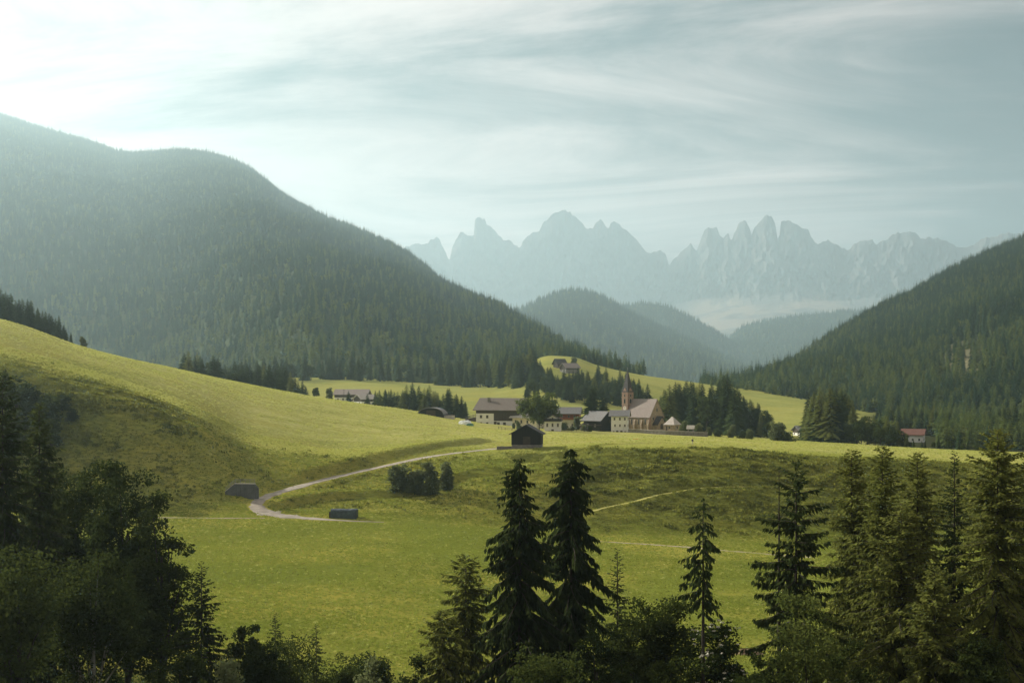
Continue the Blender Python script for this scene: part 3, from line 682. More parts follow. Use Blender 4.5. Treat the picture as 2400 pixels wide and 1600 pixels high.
PROTO = [kite_tree(22, 4.0, 84, 1, power=0.7), kite_tree(26, 3.7, 92, 2, ragged=0.7, power=0.75), kite_tree(18, 4.0, 78, 3, t0=0.12, power=0.6, ragged=0.7), kite_tree(21, 4.4, 74, 4, t0=0.2, droop=0.25, power=0.5, ragged=0.9)]
cc, rr = crown_clumps(15, 5.0, 4, 16, 5, 0.34)
PROTO.append(leaf_cloud(cc, rr, 9, 1.9, 6))
def scatter(name, pts, kinds, scales, label, mats=('spruce_far', 'larch_far', 'leaf_mid'), seed=1, pm=(0, 0, 0, 1, 2)):
    """one wood: points that each carry one of the tree shapes held in the same mesh"""
    V, F3, F4, pid, mi3, mi4 = [], [], [], [], [], []
    b = 0
    for k, (v, f) in enumerate(PROTO):
        V.append(v); pid.append(np.full(len(v), -1 - k)); mat = pm[k]
        (F3 if f.shape[1] == 3 else F4).append(f + b); (mi3 if f.shape[1] == 3 else mi4).append(np.full(len(f), mat)); b += len(v)
    V.append(pts); pid.append(kinds)
    V = np.vstack(V); pid = np.concatenate(pid).astype(np.int32)
    fs = [np.vstack(F3), np.vstack(F4)]; mi = np.concatenate(mi3 + mi4)
    me = mesh_np(name, V, fs, [M[m] for m in mats], mi)
    r = np.random.default_rng(seed)
    def attr(nm, typ, vals):
        a = me.attributes.new(nm, typ, 'POINT'); a.data.foreach_set('value', vals)
    nP = len(V) - len(pts)
    attr('pid', 'INT', pid)
    attr('sc', 'FLOAT', np.concatenate([np.ones(nP), scales]).astype(np.float32))
    attr('rz', 'FLOAT', np.concatenate([np.zeros(nP), r.random(len(pts)) * 6.283]).astype(np.float32))
    o = link(name, me)
    ng = bpy.data.node_groups.new(name + '_plant', 'GeometryNodeTree')
    ng.interface.new_socket('Geometry', in_out='INPUT', socket_type='NodeSocketGeometry')
    ng.interface.new_socket('Geometry', in_out='OUTPUT', socket_type='NodeSocketGeometry')
    gi = ng.nodes.new('NodeGroupInput'); go = ng.nodes.new('NodeGroupOutput')
    def named(nm, typ):
        n = ng.nodes.new('GeometryNodeInputNamedAttribute'); n.data_type = typ; n.inputs['Name'].default_value = nm
        return n.outputs[0]
    pidn, scn, rzn = named('pid', 'INT'), named('sc', 'FLOAT'), named('rz', 'FLOAT')
    cmb = ng.nodes.new('ShaderNodeCombineXYZ'); ng.links.new(rzn, cmb.inputs[2])
    scv = ng.nodes.new('ShaderNodeCombineXYZ')
    for i in range(3): ng.links.new(scn, scv.inputs[i])
    jn = ng.nodes.new('GeometryNodeJoinGeometry')
    def sel(k):
        c = ng.nodes.new('FunctionNodeCompare'); c.data_type = 'INT'; c.operation = 'EQUAL'
        ng.links.new(pidn, c.inputs[2]); c.inputs[3].default_value = k
        s = ng.nodes.new('GeometryNodeSeparateGeometry'); s.domain = 'POINT'
        ng.links.new(gi.outputs[0], s.inputs[0]); ng.links.new(c.outputs[0], s.inputs[1])
        return s.outputs[0]
    for k in range(len(PROTO)):
        ip = ng.nodes.new('GeometryNodeInstanceOnPoints')
        ng.links.new(sel(k), ip.inputs['Points']); ng.links.new(sel(-1 - k), ip.inputs['Instance'])
        ng.links.new(cmb.outputs[0], ip.inputs['Rotation']); ng.links.new(scv.outputs[0], ip.inputs['Scale'])
        ng.links.new(ip.outputs[0], jn.inputs[0])
    ng.links.new(jn.outputs[0], go.inputs[0])
    md = o.modifiers.new('plant', 'NODES'); md.node_group = ng
    return tag(o, label, name, kind='stuff')
def surf_points(V, tt, n, seed, cov=None, tmax=1.08, tmin=-1.0, wfun=None):
    """n points spread by area over a mountainside grid"""
    r = np.random.default_rng(seed)
    k = int((tt <= tmax).sum()); G = V[int((tt < tmin).sum()):k]
    a = G[:-1, :-1]; b = G[:-1, 1:]; c = G[1:, :-1]; d = G[1:, 1:]
    ar = np.linalg.norm(np.cross(b - a, c - a), axis=-1)
    if wfun is not None: ar = ar * wfun(a)
    if cov is not None: ar = ar * (1 - 0.85 * np.clip(cov[:k - 1, :-1, 0] * 1.5, 0, 1))
    p = (ar / ar.sum()).ravel()
    i = r.choice(p.size, n, p=p); s = r.random((n, 1)); t = r.random((n, 1))
    A, B, C_, D = (q.reshape(-1, 3)[i] for q in (a, b, c, d))
    return (A * (1 - s) + B * s) * (1 - t) + (C_ * (1 - s) + D * s) * t - [0, 0, 0.5]
def in_view(a, lo=-260, hi=2660):
    u = 1200 + FPX * a[..., 0] / a[..., 1]
    return ((u > lo) & (u < hi)) * 1.0 + 0.05
def kinds_for(p, seed, larch=0.18, leaf=0.04, low_leaf=0.12):
    r = np.random.default_rng(seed); n = len(p); q = r.random(n)
    patch = fbm(p[:, 0] / 120, p[:, 1] / 120, 3) * 2
    low = np.clip((230 - p[:, 2]) / 200, 0, 1)
    k = r.integers(0, 3, n)
    k = np.where(q < larch * (0.4 + 1.6 * low) * (1 + 1.5 * patch), 3, k)
    k = np.where(q > 1 - leaf - low_leaf * low * np.clip(0.5 + patch, 0, 1), 4, k)
    return k
p = surf_points(LV, ltt, 90000, 11, wfun=in_view)
r_ = np.random.default_rng(5)
crest = surf_points(LV, ltt, 5200, 21, wfun=in_view, tmin=0.975, tmax=1.05)
p = np.vstack([p, crest]); big = np.concatenate([np.ones(len(p) - len(crest)), np.random.default_rng(8).choice([0.7, 0.95, 1.2], len(crest))])
scatter('forest', p, kinds_for(p, 1), (0.62 + 0.5 * r_.random(len(p))) * np.clip(0.85 + (p[:, 1] - 1300) / 6000, 0.85, 1.8) * big, 'dense conifer forest covering the steep mountainside beyond the grassy hill')
p = surf_points(RV, rtt, 38000, 12, rcov, wfun=in_view)
scatter('forest', p, kinds_for(p, 2, 0.12, 0.03), 0.60 + 0.5 * r_.random(len(p)), 'dense dark conifer forest on the mountainside at the picture edge')
p = np.vstack([surf_points(AV, att, 9000, 13), surf_points(BV, btt, 6000, 14), surf_points(CV, ctt, 12000, 15)])
scatter('forest', p, kinds_for(p, 3, 0.1, 0.02, 0.05), 1.2 + 0.7 * r_.random(len(p)), 'hazy far conifer woods on the hills below the rock peaks')

# ------------------------------------------------------------------ buildings
WIN = {}
def window(parent, x, y, z, w, h, ang, lintel=False, arched=False):
    """a framed pane on a wall; ang turns its outward face from -y"""
    k = (round(w, 2), round(h, 2), arched)
    if k not in WIN:
        t = 0.09
        fr = MB(); pn = MB()
        if arched:
            n = 8; prof = [(-w/2, 0), (w/2, 0)] + [(w/2 * math.cos(a), h - w/2 + w/2 * math.sin(a)) for a in np.linspace(0, math.pi, n)]
            pin = [(p * 0.82, 0.08 + (q - 0.08) * 0.92) for p, q in prof]
            m = len(prof)
            vs = [(p, -0.07, q) for p, q in prof] + [(p, -0.07, q) for p, q in pin] + [(p, 0.1, q) for p, q in prof] + [(p, 0.1, q) for p, q in pin]
            fs = [(i, (i+1) % m, m + (i+1) % m, m + i) for i in range(m)] + [(i, (i+1) % m, 2*m + (i+1) % m, 2*m + i) for i in range(m)] + [(m + i, m + (i+1) % m, 3*m + (i+1) % m, 3*m + i) for i in range(m)]
            fr.add(vs, fs)
            pn.prism(pin, 1, -0.03, 0.1)
        else:
            fr.box(-w/2, -w/2 + t, -0.08, 0.1, 0, h).box(w/2 - t, w/2, -0.08, 0.1, 0, h)
            fr.box(-w/2 + t, w/2 - t, -0.08, 0.1, 0, t).box(-w/2 + t, w/2 - t, -0.08, 0.1, h - t, h).box(-0.03, 0.03, -0.07, 0.1, t, h - t)
            fr.box(-w/2 - 0.08, w/2 + 0.08, -0.2, 0.0, -0.1, -0.002)
            pn.box(-w/2 + t, w/2 - t, -0.035, 0.1, t, h - t)
        a = fr.build('window', M['frame']); b = pn.build('pane', M['glass'])
        WIN[k] = (a.data, b.data)
        bpy.data.objects.remove(a); bpy.data.objects.remove(b)
    f = link('window', WIN[k][0], parent, (x, y, z)); f.rotation_euler = (0, 0, ang)
    link('pane', WIN[k][1], f)
    return f
def face_xy(face, a, L, W):
    return {'f': (a, -W/2, 0.0), 'b': (a, W/2, math.pi), 'l': (-L/2, a, -math.pi/2), 'r': (L/2, a, math.pi/2)}[face]
def wins(root, lst, L, W, arched=False):
    for face, a, z, w, h in lst:
        x, y, g = face_xy(face, a, L, W); window(root, x, y, z, w, h, g, arched=arched)
def door(root, face, a, L, W, w=1.2, h=2.2, z=0.0, name='door'):
    x, y, g = face_xy(face, a, L, W)
    d = MB().box(-w/2, w/2, -0.06, 0.1, 0, h).build(name, M['door'], root, (x, y, z)); d.rotation_euler = (0, 0, g)
    hnd = MB().box(w/2 - 0.22, w/2 - 0.12, -0.13, -0.05, 1.0, 1.14).build('handle', M['metal'], d)
    return d
def gable_walls(L, W, h, rh, z0=-3.0):
    return MB().prism([(-W/2, z0), (W/2, z0), (W/2, h), (0, h + rh), (-W/2, h)], 0, -L/2, L/2)
def gable_roof(L, W, h, rh, ov=0.7, og=0.6, th=0.22, lift=0.03):
    """two slabs, ridge along x"""
    m = MB(); s = rh / (W / 2)
    for sg in (-1, 1):
        y1 = sg * (W/2 + ov); z1 = h - s * ov + lift; zr = h + rh + lift
        m.prism([(0, zr), (y1, z1), (y1, z1 + th), (0, zr + th * 1.15)] if sg > 0 else [(0, zr), (0, zr + th * 1.15), (y1, z1 + th), (y1, z1)], 0, -L/2 - og, L/2 + og)
    return m
def chimney(root, x, y, z, w=0.9, d=0.9, h=1.6, mat='stone_grey'):
    c = MB().box(-w/2, w/2, -d/2, d/2, -1.2, h).build('chimney', M[mat], root, (x, y, z))
    MB().box(-w/2 - 0.1, w/2 + 0.1, -d/2 - 0.1, d/2 + 0.1, h + 0.002, h + 0.14).build('chimney_cap', M['stone_grey'], c)
    return c
def site(px, Y, sink=0.0):
    x = (px - 1200) / FPX * Y
    return Vector((x, Y, gz(x, Y) - sink))

# big farmhouse: white ground storeys at one end, timber above
def farmhouse():
    p = site(1180, 604); L, W, h, rh = 20.0, 12.0, 7.6, 4.2
    p.z = zpy(604, 999)
    r = empty('farmhouse', p, R(-24)); tag(r, 'large farmhouse with brown roof, white lower walls and dark timber barn end', 'farmhouse')
    MB().box(-L/2, -L/2 + 8.2, -W/2, W/2, -3, 5.6).build('plaster_wall', M['plaster'], r)
    MB().box(-L/2 + 8.202, L/2, -W/2 + 0.05, W/2 - 0.05, -3, 2.5).build('barn_base_wall', M['plaster'], r)
    MB().box(-L/2 + 8.202, L/2, -W/2 + 0.02, W/2 - 0.02, 2.502, 5.6).build('barn_timber_wall', M['timber'], r)
    MB().prism([(-W/2 - 0.06, 5.602), (W/2 + 0.06, 5.602), (W/2 + 0.06, h), (0, h + rh), (-W/2 - 0.06, h)], 0, -L/2 - 0.06, L/2 + 0.06).build('gable_timber_wall', M['timber'], r)
    rf = gable_roof(L, W, h, rh, 1.2, 1.1).build('roof', M['roof_brown'], r)
    chimney(rf, -L/2 + 4.2, -2.2, h + rh * 0.62, 1.0, 0.9, 1.9)
    wins(r, [('f', -L/2 + 2.3, 3.6, 1.1, 1.3), ('f', -L/2 + 5.2, 3.6, 1.1, 1.3), ('f', -L/2 + 2.3, 0.6, 1.1, 1.3), ('f', -L/2 + 5.2, 0.6, 1.1, 1.3), ('f', -L/2 + 10.4, 0.5, 1.3, 1.5), ('f', -L/2 + 13.2, 0.5, 1.3, 1.5), ('l', -3, 3.6, 1.1, 1.3), ('l', 1, 3.6, 1.1, 1.3)], L, W)
    door(r, 'f', -L/2 + 8.9, L, W, 1.3, 2.2)
    for k in range(9):     # barn boarding battens that stand proud
        MB().box(-0.07, 0.07, -0.1, 0.0, 2.6, 5.55).build('batten', M['timber'], r, (-L/2 + 8.9 + k * 1.3, -W/2 + 0.02, 0))
farmhouse()
def cream_house():
    p = site(1243, 596); p.z = zpy(596, 1013); L, W, h, rh = 12.0, 9.0, 6.6, 2.6
    r = empty('house', p, R(-33)); tag(r, 'cream house half hidden by the broad tree, balcony on its gable', 'house')
    gable_walls(L, W, h, rh).build('wall', M['cream'], r)
    rf = gable_roof(L, W, h, rh, 1.0, 1.2).build('roof', M['roof_light'], r)
    chimney(rf, -2, 1.5, h + rh * 0.6)
    wins(r, [('f', x, z, 0.9, 1.4) for x in (-4.4, -1.6, 1.4, 4.4) for z in (0.9, 3.9)], L, W)
    wins(r, [('r', y, z, 0.8, 1.5) for y in (-3, 0, 3) for z in (3.6,)] + [('r', -3, 0.8, 0.8, 1.0), ('r', 3, 0.8, 0.8, 1.0)], L, W)
    door(r, 'r', 0, L, W, 1.1, 2.3)
    b = MB().box(L/2 + 0.003, L/2 + 1.3, -W/2, W/2, 5.55, 5.7).build('balcony', M['timber'], r)
    MB().box(L/2 + 1.2, L/2 + 1.3, -W/2, W/2, 5.702, 6.7).build('balcony_rail', M['timber'], b)
cream_house()
def white_gable_house():
    p = site(1296, 566); p.z = zpy(566, 1019); L, W, h, rh = 8.0, 6.4, 6.0, 1.9
    r = empty('house', p, R(86)); tag(r, 'small white gable-end house with three upper windows and dark balcony', 'house')
    gable_walls(L, W, h, rh).build('wall', M['plaster'], r)
    gable_roof(L, W, h, rh, 0.7, 0.9).build('roof', M['roof_brown'], r)
    wins(r, [('l', y, 3.4, 0.75, 1.35) for y in (-2.1, 0.0, 2.1)] + [('l', -2.1, 0.5, 0.7, 0.9), ('l', 2.1, 0.5, 0.7, 0.9), ('l', 0, 6.05, 0.7, 1.0)], L, W)
    door(r, 'l', 0, L, W, 1.0, 2.3, 0.1)
    b = MB().box(-L/2 - 1.1, -L/2 - 0.003, -W/2 - 0.4, W/2 + 0.4, 5.5, 5.65).build('balcony', M['timber'], r)
    MB().box(-L/2 - 1.1, -L/2 - 1.0, -W/2 - 0.4, W/2 + 0.4, 5.652, 6.6).build('balcony_rail', M['black_timber'], b)
white_gable_house()
def red_house():
    p = site(1333, 612); p.z = zpy(612, 1003); L, W, h, rh = 9.5, 8.0, 6.6, 2.2
    r = empty('house', p, R(-8)); tag(r, 'house with reddish timber upper floor and white base behind the cream house', 'house')
    gable_walls(L, W, h, rh).build('wall', M['plaster'], r)
    MB().prism([(-W/2 - 0.08, 3.9), (W/2 + 0.08, 3.9), (W/2 + 0.08, h), (0, h + rh), (-W/2 - 0.08, h)], 0, -L/2 - 0.08, L/2 + 0.08).build('timber_storey', M['red_timber'], r)
    gable_roof(L, W, h, rh, 1.0, 1.0).build('roof', M['roof_grey'], r)
    wins(r, [('f', x, 4.6, 0.8, 1.1) for x in (-2.6, 0.4, 2.8)] + [('f', x, 1.0, 0.8, 1.1) for x in (-2, 2)], L, W + 0.16)
    b = MB().box(-L/2 - 0.3, L/2 + 0.3, -W/2 - 1.2, -W/2 - 0.09, 3.7, 3.85).build('balcony', M['red_timber'], r)
    MB().box(-L/2 - 0.3, L/2 + 0.3, -W/2 - 1.2, -W/2 - 1.1, 3.852, 4.6).build('balcony_rail', M['red_timber'], b)
red_house()
def dark_house():
    p = site(1403, 585); p.z = zpy(585, 1018); L, W, h, rh = 9.2, 8.0, 6.2, 3.2
    r = empty('house', p, R(-46)); tag(r, 'dark timber house with grey roof and lean-to porch beside the white house', 'house')
    gable_walls(L, W, 1.5, 0.0).build('base_wall', M['plaster'], r)
    MB().prism([(-W/2 - 0.05, 1.502), (W/2 + 0.05, 1.502), (W/2 + 0.05, h), (0, h + rh), (-W/2 - 0.05, h)], 0, -L/2 - 0.05, L/2 + 0.05).build('timber_wall', M['black_timber'], r)
    gable_roof(L, W, h, rh, 0.8, 1.0).build('roof', M['roof_grey'], r)
    pr = MB().prism([(-L/2 - 2.2, 3.6), (-L/2 - 0.055, 4.5), (-L/2 - 0.055, 4.65), (-L/2 - 2.2, 3.75)], 1, -W/2 - 0.4, W/2 + 0.4).build('porch_roof', M['roof_light'], r)
    MB().box(-L/2 - 1.9, -L/2 - 0.056, -W/2, W/2, 1.5, 3.55).build('porch_wall', M['timber'], r)
    MB().box(-L/2 - 1.95, -L/2 - 0.004, -W/2 - 0.05, W/2 + 0.05, -3, 1.498).build('porch_base', M['stone_grey'], r)
    wins(r, [('f', -2.4, 3.4, 0.8, 1.0), ('f', 1.8, 3.4, 0.8, 1.0)], L, W + 0.1)
    wins(r, [('f', -2.4, 0.1, 0.8, 0.9), ('f', 0.2, 0.1, 0.8, 0.9)], L, W)
    MB().box(-L/2 + 0.5, L/2 + 1.0, -W/2 - 0.95, -W/2 - 0.056, 4.0, 4.15).build('balcony', M['timber'], r)
dark_house()
def white_house():
    p = site(1453, 580); p.z = zpy(580, 1019); L, W, h, rh = 6.6, 6.2, 8.0, 1.9
    r = empty('house', p, R(-10)); tag(r, 'tall white house with grey roof and rows of small windows below the tower', 'house')
    gable_walls(L, W, h, rh).build('wall', M['plaster'], r)
    rf = gable_roof(L, W, h, rh, 0.8, 1.0).build('roof', M['roof_grey'], r)
    wins(r, [('f', x, 6.1, 0.7, 1.15) for x in (-1.9, 0.3, 2.3)] + [('f', x, 3.5, 0.65, 0.95) for x in (-1.7, 0.3, 2.3)] + [('f', -2.2, 1.2, 0.5, 0.6), ('f', 2.4, 1.2, 0.5, 0.6)], L, W)
    wins(r, [('r', x, z, 0.65, 1.0) for x in (-1.5, 1.5) for z in (3.5, 6.1)], L, W)
    door(r, 'f', -0.8, L, W, 0.95, 1.9); door(r, 'f', 0.9, L, W, 0.95, 1.9)
    b = MB().box(-L/2 - 0.9, -L/2 - 0.003, -W/2, W/2, 5.2, 5.35).build('balcony', M['timber'], r)
    MB().box(-L/2 - 0.9, -L/2 - 0.82, -W/2, W/2, 5.352, 6.3).build('balcony_rail', M['timber'], b)
white_house()
def church():
    Y = 604.0
    p = site(1511, Y); p.z = zpy(Y, 1004); L, W, h, rh = 14.4, 8.2, 5.4, 6.9
    rot = R(-50)
    r = empty('church', p, rot); tag(r, 'small stone church with slender pointed tower, steep shingle roof and porch', 'church')
    nv = gable_walls(L, W, h, rh).build('nave_wall', M['stone'], r)
    rf = gable_roof(L, W, h, rh, 0.45, 0.25, 0.25).build('nave_roof', M['roof_pink'], r)
    # corner quoins on the front gable
    for sy in (-1, 1):
        for k in range(6):
            MB().box(L/2 - (0.75 if k % 2 else 0.5), L/2 + 0.06, sy * W/2 - (0.06 if sy > 0 else -0.06) - (0.0 if sy < 0 else 0.0) - 0.3, sy * W/2 + 0.36 - (0.30 if sy > 0 else 0.0) - 0.06 * 0, k * 0.9 - 0.2, k * 0.9 + 0.62).build('quoin', M['stone_red'], r)
    for x in (-3.6, 0.6, 4.4):
        window(r, x, -W/2, 1.9, 0.9, 2.4, 0.0, arched=True)
    for y in (-2.2, 2.2): window(r, L/2, y, 3.8, 0.7, 1.3, math.pi/2, arched=True)
    window(r, L/2, 0, 7.4, 0.9, 1.6, math.pi/2, arched=True)
    for x in (-5.6, -1.5, 2.6, 6.6):
        MB().prism([(-W/2 - 0.9, -3), (-W/2 + 0.05, -3), (-W/2 + 0.05, 4.2), (-W/2 - 0.35, 3.6), (-W/2 - 0.9, 1.8)], 0, x - 0.3, x + 0.3).build('buttress', M['stone'], r)
    # entrance porch on the front gable
    pl, pw, ph, prh = 2.8, 4.6, 2.3, 2.9
    pw_ = MB()
    pw_.prism([(-pw/2, -2), (pw/2, -2), (pw/2, ph), (0, ph + prh), (-pw/2, ph)], 0, L/2 + 0.003, L/2 + pl)
    po = pw_.build('porch_wall', M['stone'], r)
    pr = MB(); s = prh / (pw/2)
    for sg in (-1, 1):
        y1 = sg * (pw/2 + 0.5); z1 = ph - s * 0.5 + 0.03; zr = ph + prh + 0.03
        pr.prism([(0, zr), (y1, z1), (y1, z1 + 0.2), (0, zr + 0.24)], 0, L/2 + 0.004, L/2 + pl + 0.45)
    pr.build('porch_roof', M['roof_dark'], r)
    d = MB().prism([(-0.75, 0), (0.75, 0), (0.75, 1.7), (0.4, 2.25), (0, 2.4), (-0.4, 2.25), (-0.75, 1.7)], 0, L/2 + pl - 0.1, L/2 + pl + 0.06).build('door', M['door'], r)
    # tower at the other end, towards the road side
    tw = 3.5; tx, ty = -L/2 - 1.75, -1.3
    t = MB().box(-tw/2, tw/2, -tw/2, tw/2, -3, 15.6).build('tower', M['stone_red'], r, (tx, ty, 0))
    for z in (5.0, 10.2, 13.0):
        MB().box(-tw/2 - 0.12, tw/2 + 0.12, -tw/2 - 0.12, tw/2 + 0.12, z, z + 0.22).build('string_course', M['stone'], t)
    for sx in (-1, 1):
        for sy in (-1, 1):
            MB().box(sx * tw/2 - 0.32, sx * tw/2 + 0.32, sy * tw/2 - 0.32, sy * tw/2 + 0.32, -3, 4.98).build('corner_pier', M['stone'], t)
    for ang in (0, math.pi/2, math.pi, -math.pi/2):
        c, s_ = math.cos(ang), math.sin(ang)
        for (a, z, w, hh) in ((0.0, 10.7, 1.15, 2.1), (0.0, 13.5, 0.7, 1.2)):
            q = (s_ * tw/2 + c * a, -c * tw/2 + s_ * a)
            window(t, q[0], q[1], z, w, hh, ang, arched=True)
        f = MB().prism([(0.95 * math.cos(k * math.pi / 12), 8.6 + 0.95 * math.sin(k * math.pi / 12)) for k in range(24)], 1, -tw/2 - 0.06, -tw/2 + 0.05).build('clock_face', M['gold'], t); f.rotation_euler = (0, 0, ang)
        MB().box(-0.05, 0.05, -tw/2 - 0.11, -tw/2 - 0.062, 8.55, 9.3).build('clock_hand', M['metal'], f)
        MB().prism([(-0.05, 8.6), (0.45, 8.35), (0.5, 8.42), (0.0, 8.7)], 1, -tw/2 - 0.112, -tw/2 - 0.064).build('clock_hand', M['metal'], f)
        g = MB().prism([(-tw/2 * 0.8, 15.602), (tw/2 * 0.8, 15.602), (0, 17.3)], 1, -tw/2 - 0.02, 0.0).build('tower_gable', M['stone_red'], t); g.rotation_euler = (0, 0, ang)
    e = tw/2 + 0.16
    sp = MB().add([(-e, -e, 15.45), (e, -e, 15.45), (e, e, 15.45), (-e, e, 15.45), (-tw*0.42, -tw*0.42, 17.0), (tw*0.42, -tw*0.42, 17.0), (tw*0.42, tw*0.42, 17.0), (-tw*0.42, tw*0.42, 17.0), (0, 0, 25.3)],
        [(3, 2, 1, 0), (0, 1, 5, 4), (1, 2, 6, 5), (2, 3, 7, 6), (3, 0, 4, 7), (4, 5, 8), (5, 6, 8), (6, 7, 8), (7, 4, 8)]).build('spire', M['roof_dark'], t)
    fin = MB().tube([(0, 0, 24.8), (0, 0, 26.1)], [0.07, 0.04], 6).build('finial', M['metal'], sp)
    MB().box(-0.3, 0.3, -0.04, 0.04, 25.55, 25.65).build('finial_cross', M['metal'], sp)
church()
def chapel():
    p = site(1576, 590); p.z = zpy(590, 1009); a, h = 4.6, 2.6
    r = empty('chapel', p, R(-40)); tag(r, 'little churchyard chapel with pale pyramid roof', 'chapel')
    MB().box(-a/2, a/2, -a/2, a/2, -3, h).build('wall', M['stone'], r)
    e = a/2 + 0.5
    MB().add([(-e, -e, h - 0.1), (e, -e, h - 0.1), (e, e, h - 0.1), (-e, e, h - 0.1), (-0.3, 0, h + 3.2), (0.3, 0, h + 3.2)], [(3, 2, 1, 0), (0, 1, 5, 4), (2, 3, 4, 5), (1, 2, 5), (3, 0, 4)]).build('roof', M['roof_light'], r)
    window(r, 0, -a/2, 0.9, 0.7, 1.2, 0.0, arched=True); window(r, a/2, 0, 0.9, 0.7, 1.2, math.pi/2, arched=True)
    door(r, 'f', -1.4, a, a, 0.8, 1.9)
chapel()
def churchyard_wall():
    pts = [(1473, 573, 1.3), (1500, 570, 1.3), (1530, 566, 1.35), (1560, 562, 1.5), (1590, 560, 1.6), (1625, 560, 1.6), (1658, 562, 1.6)]
    P = [site(px, Y) for px, Y, _ in pts]
    base = P[0].copy(); r = empty('churchyard_wall', base); tag(r, 'low grey stone wall with pale cap around the churchyard', 'wall')
    for i in range(len(P) - 1):
        a, b = P[i] - base, P[i+1] - base; h0, h1 = pts[i][2], pts[i+1][2]
        d = (b - a); d.z = 0; d.normalize(); n = Vector((-d.y, d.x, 0)) * 0.3
        m = MB(); vs = [a - n, b - n, b + n, a + n]
        m.add([v + Vector((0, 0, -1.5)) for v in vs] + [vs[0] + Vector((0, 0, h0)), vs[1] + Vector((0, 0, h1)), vs[2] + Vector((0, 0, h1)), vs[3] + Vector((0, 0, h0))], [(3, 2, 1, 0), (4, 5, 6, 7), (0, 1, 5, 4), (1, 2, 6, 5), (2, 3, 7, 6), (3, 0, 4, 7)])
        w = m.build('wall_section', M['stone_grey'], r)
        n2 = n * 1.35
        vs = [a - n2, b - n2, b + n2, a + n2]; hh = [h0, h1, h1, h0]
        MB().add([v + Vector((0, 0, k + 0.003)) for v, k in zip(vs, hh)] + [v + Vector((0, 0, k + 0.16)) for v, k in zip(vs, hh)], [(3, 2, 1, 0), (4, 5, 6, 7), (0, 1, 5, 4), (1, 2, 6, 5), (2, 3, 7, 6), (3, 0, 4, 7)]).build('cap_stone', M['cap'], r)
churchyard_wall()
def gate_arch():
    p = site(1619, 563); r = empty('gate_shelter', p, R(-20)); tag(r, 'small roofed gateway in the churchyard wall', 'gateway')
    for x in (-1.0, 1.0): MB().box(x - 0.25, x + 0.25, -0.3, 0.3, -1, 3.0).build('post', M['stone_grey'], r)
    MB().box(-0.748, 0.748, -0.25, 0.25, 2.4, 2.95).build('lintel', M['stone_grey'], r)
    gable_roof(2.6, 1.6, 3.0, 1.0, 0.3, 0.3, 0.12).build('roof', M['roof_light'], r)
gate_arch()
def black_barn():
    Y = 409.0; p = site(1236, Y); p.z = zpy(Y, 1042); L, W, h, rh = 8.0, 8.4, 3.4, 2.35
    r = empty('barn', p, R(90 - 6)); tag(r, 'black timber barn on a stone base beside the road', 'barn')
    MB().box(-L/2 + 0.05, L/2 - 0.05, -W/2 + 0.05, W/2 - 0.05, -4, 0.2).build('stone_base', M['stone_grey'], r)
    gable_walls(L, W, h, rh, 0.2).build('timber_wall', M['black_timber'], r)
    gable_roof(L, W, h, rh, 0.75, 0.9, 0.16).build('roof', M['roof_dark'], r)
    for k in range(8):
        MB().box(-0.06, 0.0, -0.09, 0.09, 0.25, 3.3).build('plank', M['black_timber'], r, (-L/2 - 0.001, -W/2 + 0.5 + k * 1.05, 0))
    d = MB().box(-L/2 - 0.09, -L/2 - 0.002, -1.2, 0.9, 0.3, 2.5).build('door', M['door'], r)
    # ramp wall towards the road
    MB().prism([(-0.25, -3.5), (0.25, -3.5), (0.25, -0.4), (-0.25, -0.4)], 1, W/2 + 0.003, W/2 + 4.2).build('ramp_wall', M['stone_grey'], r, (-L/2 + 0.4, 0, 0.1))
black_barn()
def retaining_wall():
    x, y, z = at(575, 1164, fn=ground); p = Vector((x, y - 0.3, z))
    r = empty('retaining_wall', p, R(-6)); tag(r, 'stained concrete retaining wall with sloping wing and steel railing at the road bend', 'retaining wall')
    MB().prism([(-2.6, -1), (3.4, -1), (3.4, 2.2), (2.6, 3.2), (-2.6, 3.2)], 1, -0.25, 0.25).build('wall', M['concrete'], r)
    MB().prism([(-5.0, -1), (-2.603, -1), (-2.603, 3.2), (-5.0, 1.25)], 1, -0.25, 0.25).build('wing_wall', M['concrete'], r)
    MB().prism([(-2.5, 3.202), (2.6, 3.202), (2.6, 3.36), (-2.5, 3.36)], 1, -0.35, 0.33).build('coping', M['cap'], r)
    MB().prism([(-5.05, 1.24), (-2.503, 3.3), (-2.503, 3.44), (-5.05, 1.4)], 1, -0.35, 0.33).build('wing_coping', M['cap'], r)
    for k in range(3):
        MB().box(-2.2 + k * 2.1, -1.9 + k * 2.1, -0.33, -0.252, -1, 3.19).build('pilaster', M['concrete'], r)
    for k in range(5):
        MB().tube([(-2.4 + k * 1.2, 0.1, 3.3), (-2.4 + k * 1.2, 0.1, 4.45)], 0.045, 6).build('post', M['metal'], r)
    for q in (0.45, 0.8, 1.1):
        MB().tube([(-4.9, 0.1, 1.3 + q), (-2.4, 0.1, 3.33 + q), (2.4, 0.1, 3.33 + q)], 0.04, 6).build('rail', M['metal'], r)
    MB().tube([(-4.9, 0.1, 1.2), (-4.9, 0.1, 2.4)], 0.045, 6).build('post', M['metal'], r)
    for v in [-3.6]:
        MB().tube([(v, 0.1, 2.3), (v, 0.1, 3.46)], 0.045, 6).build('post', M['metal'], r)
retaining_wall()
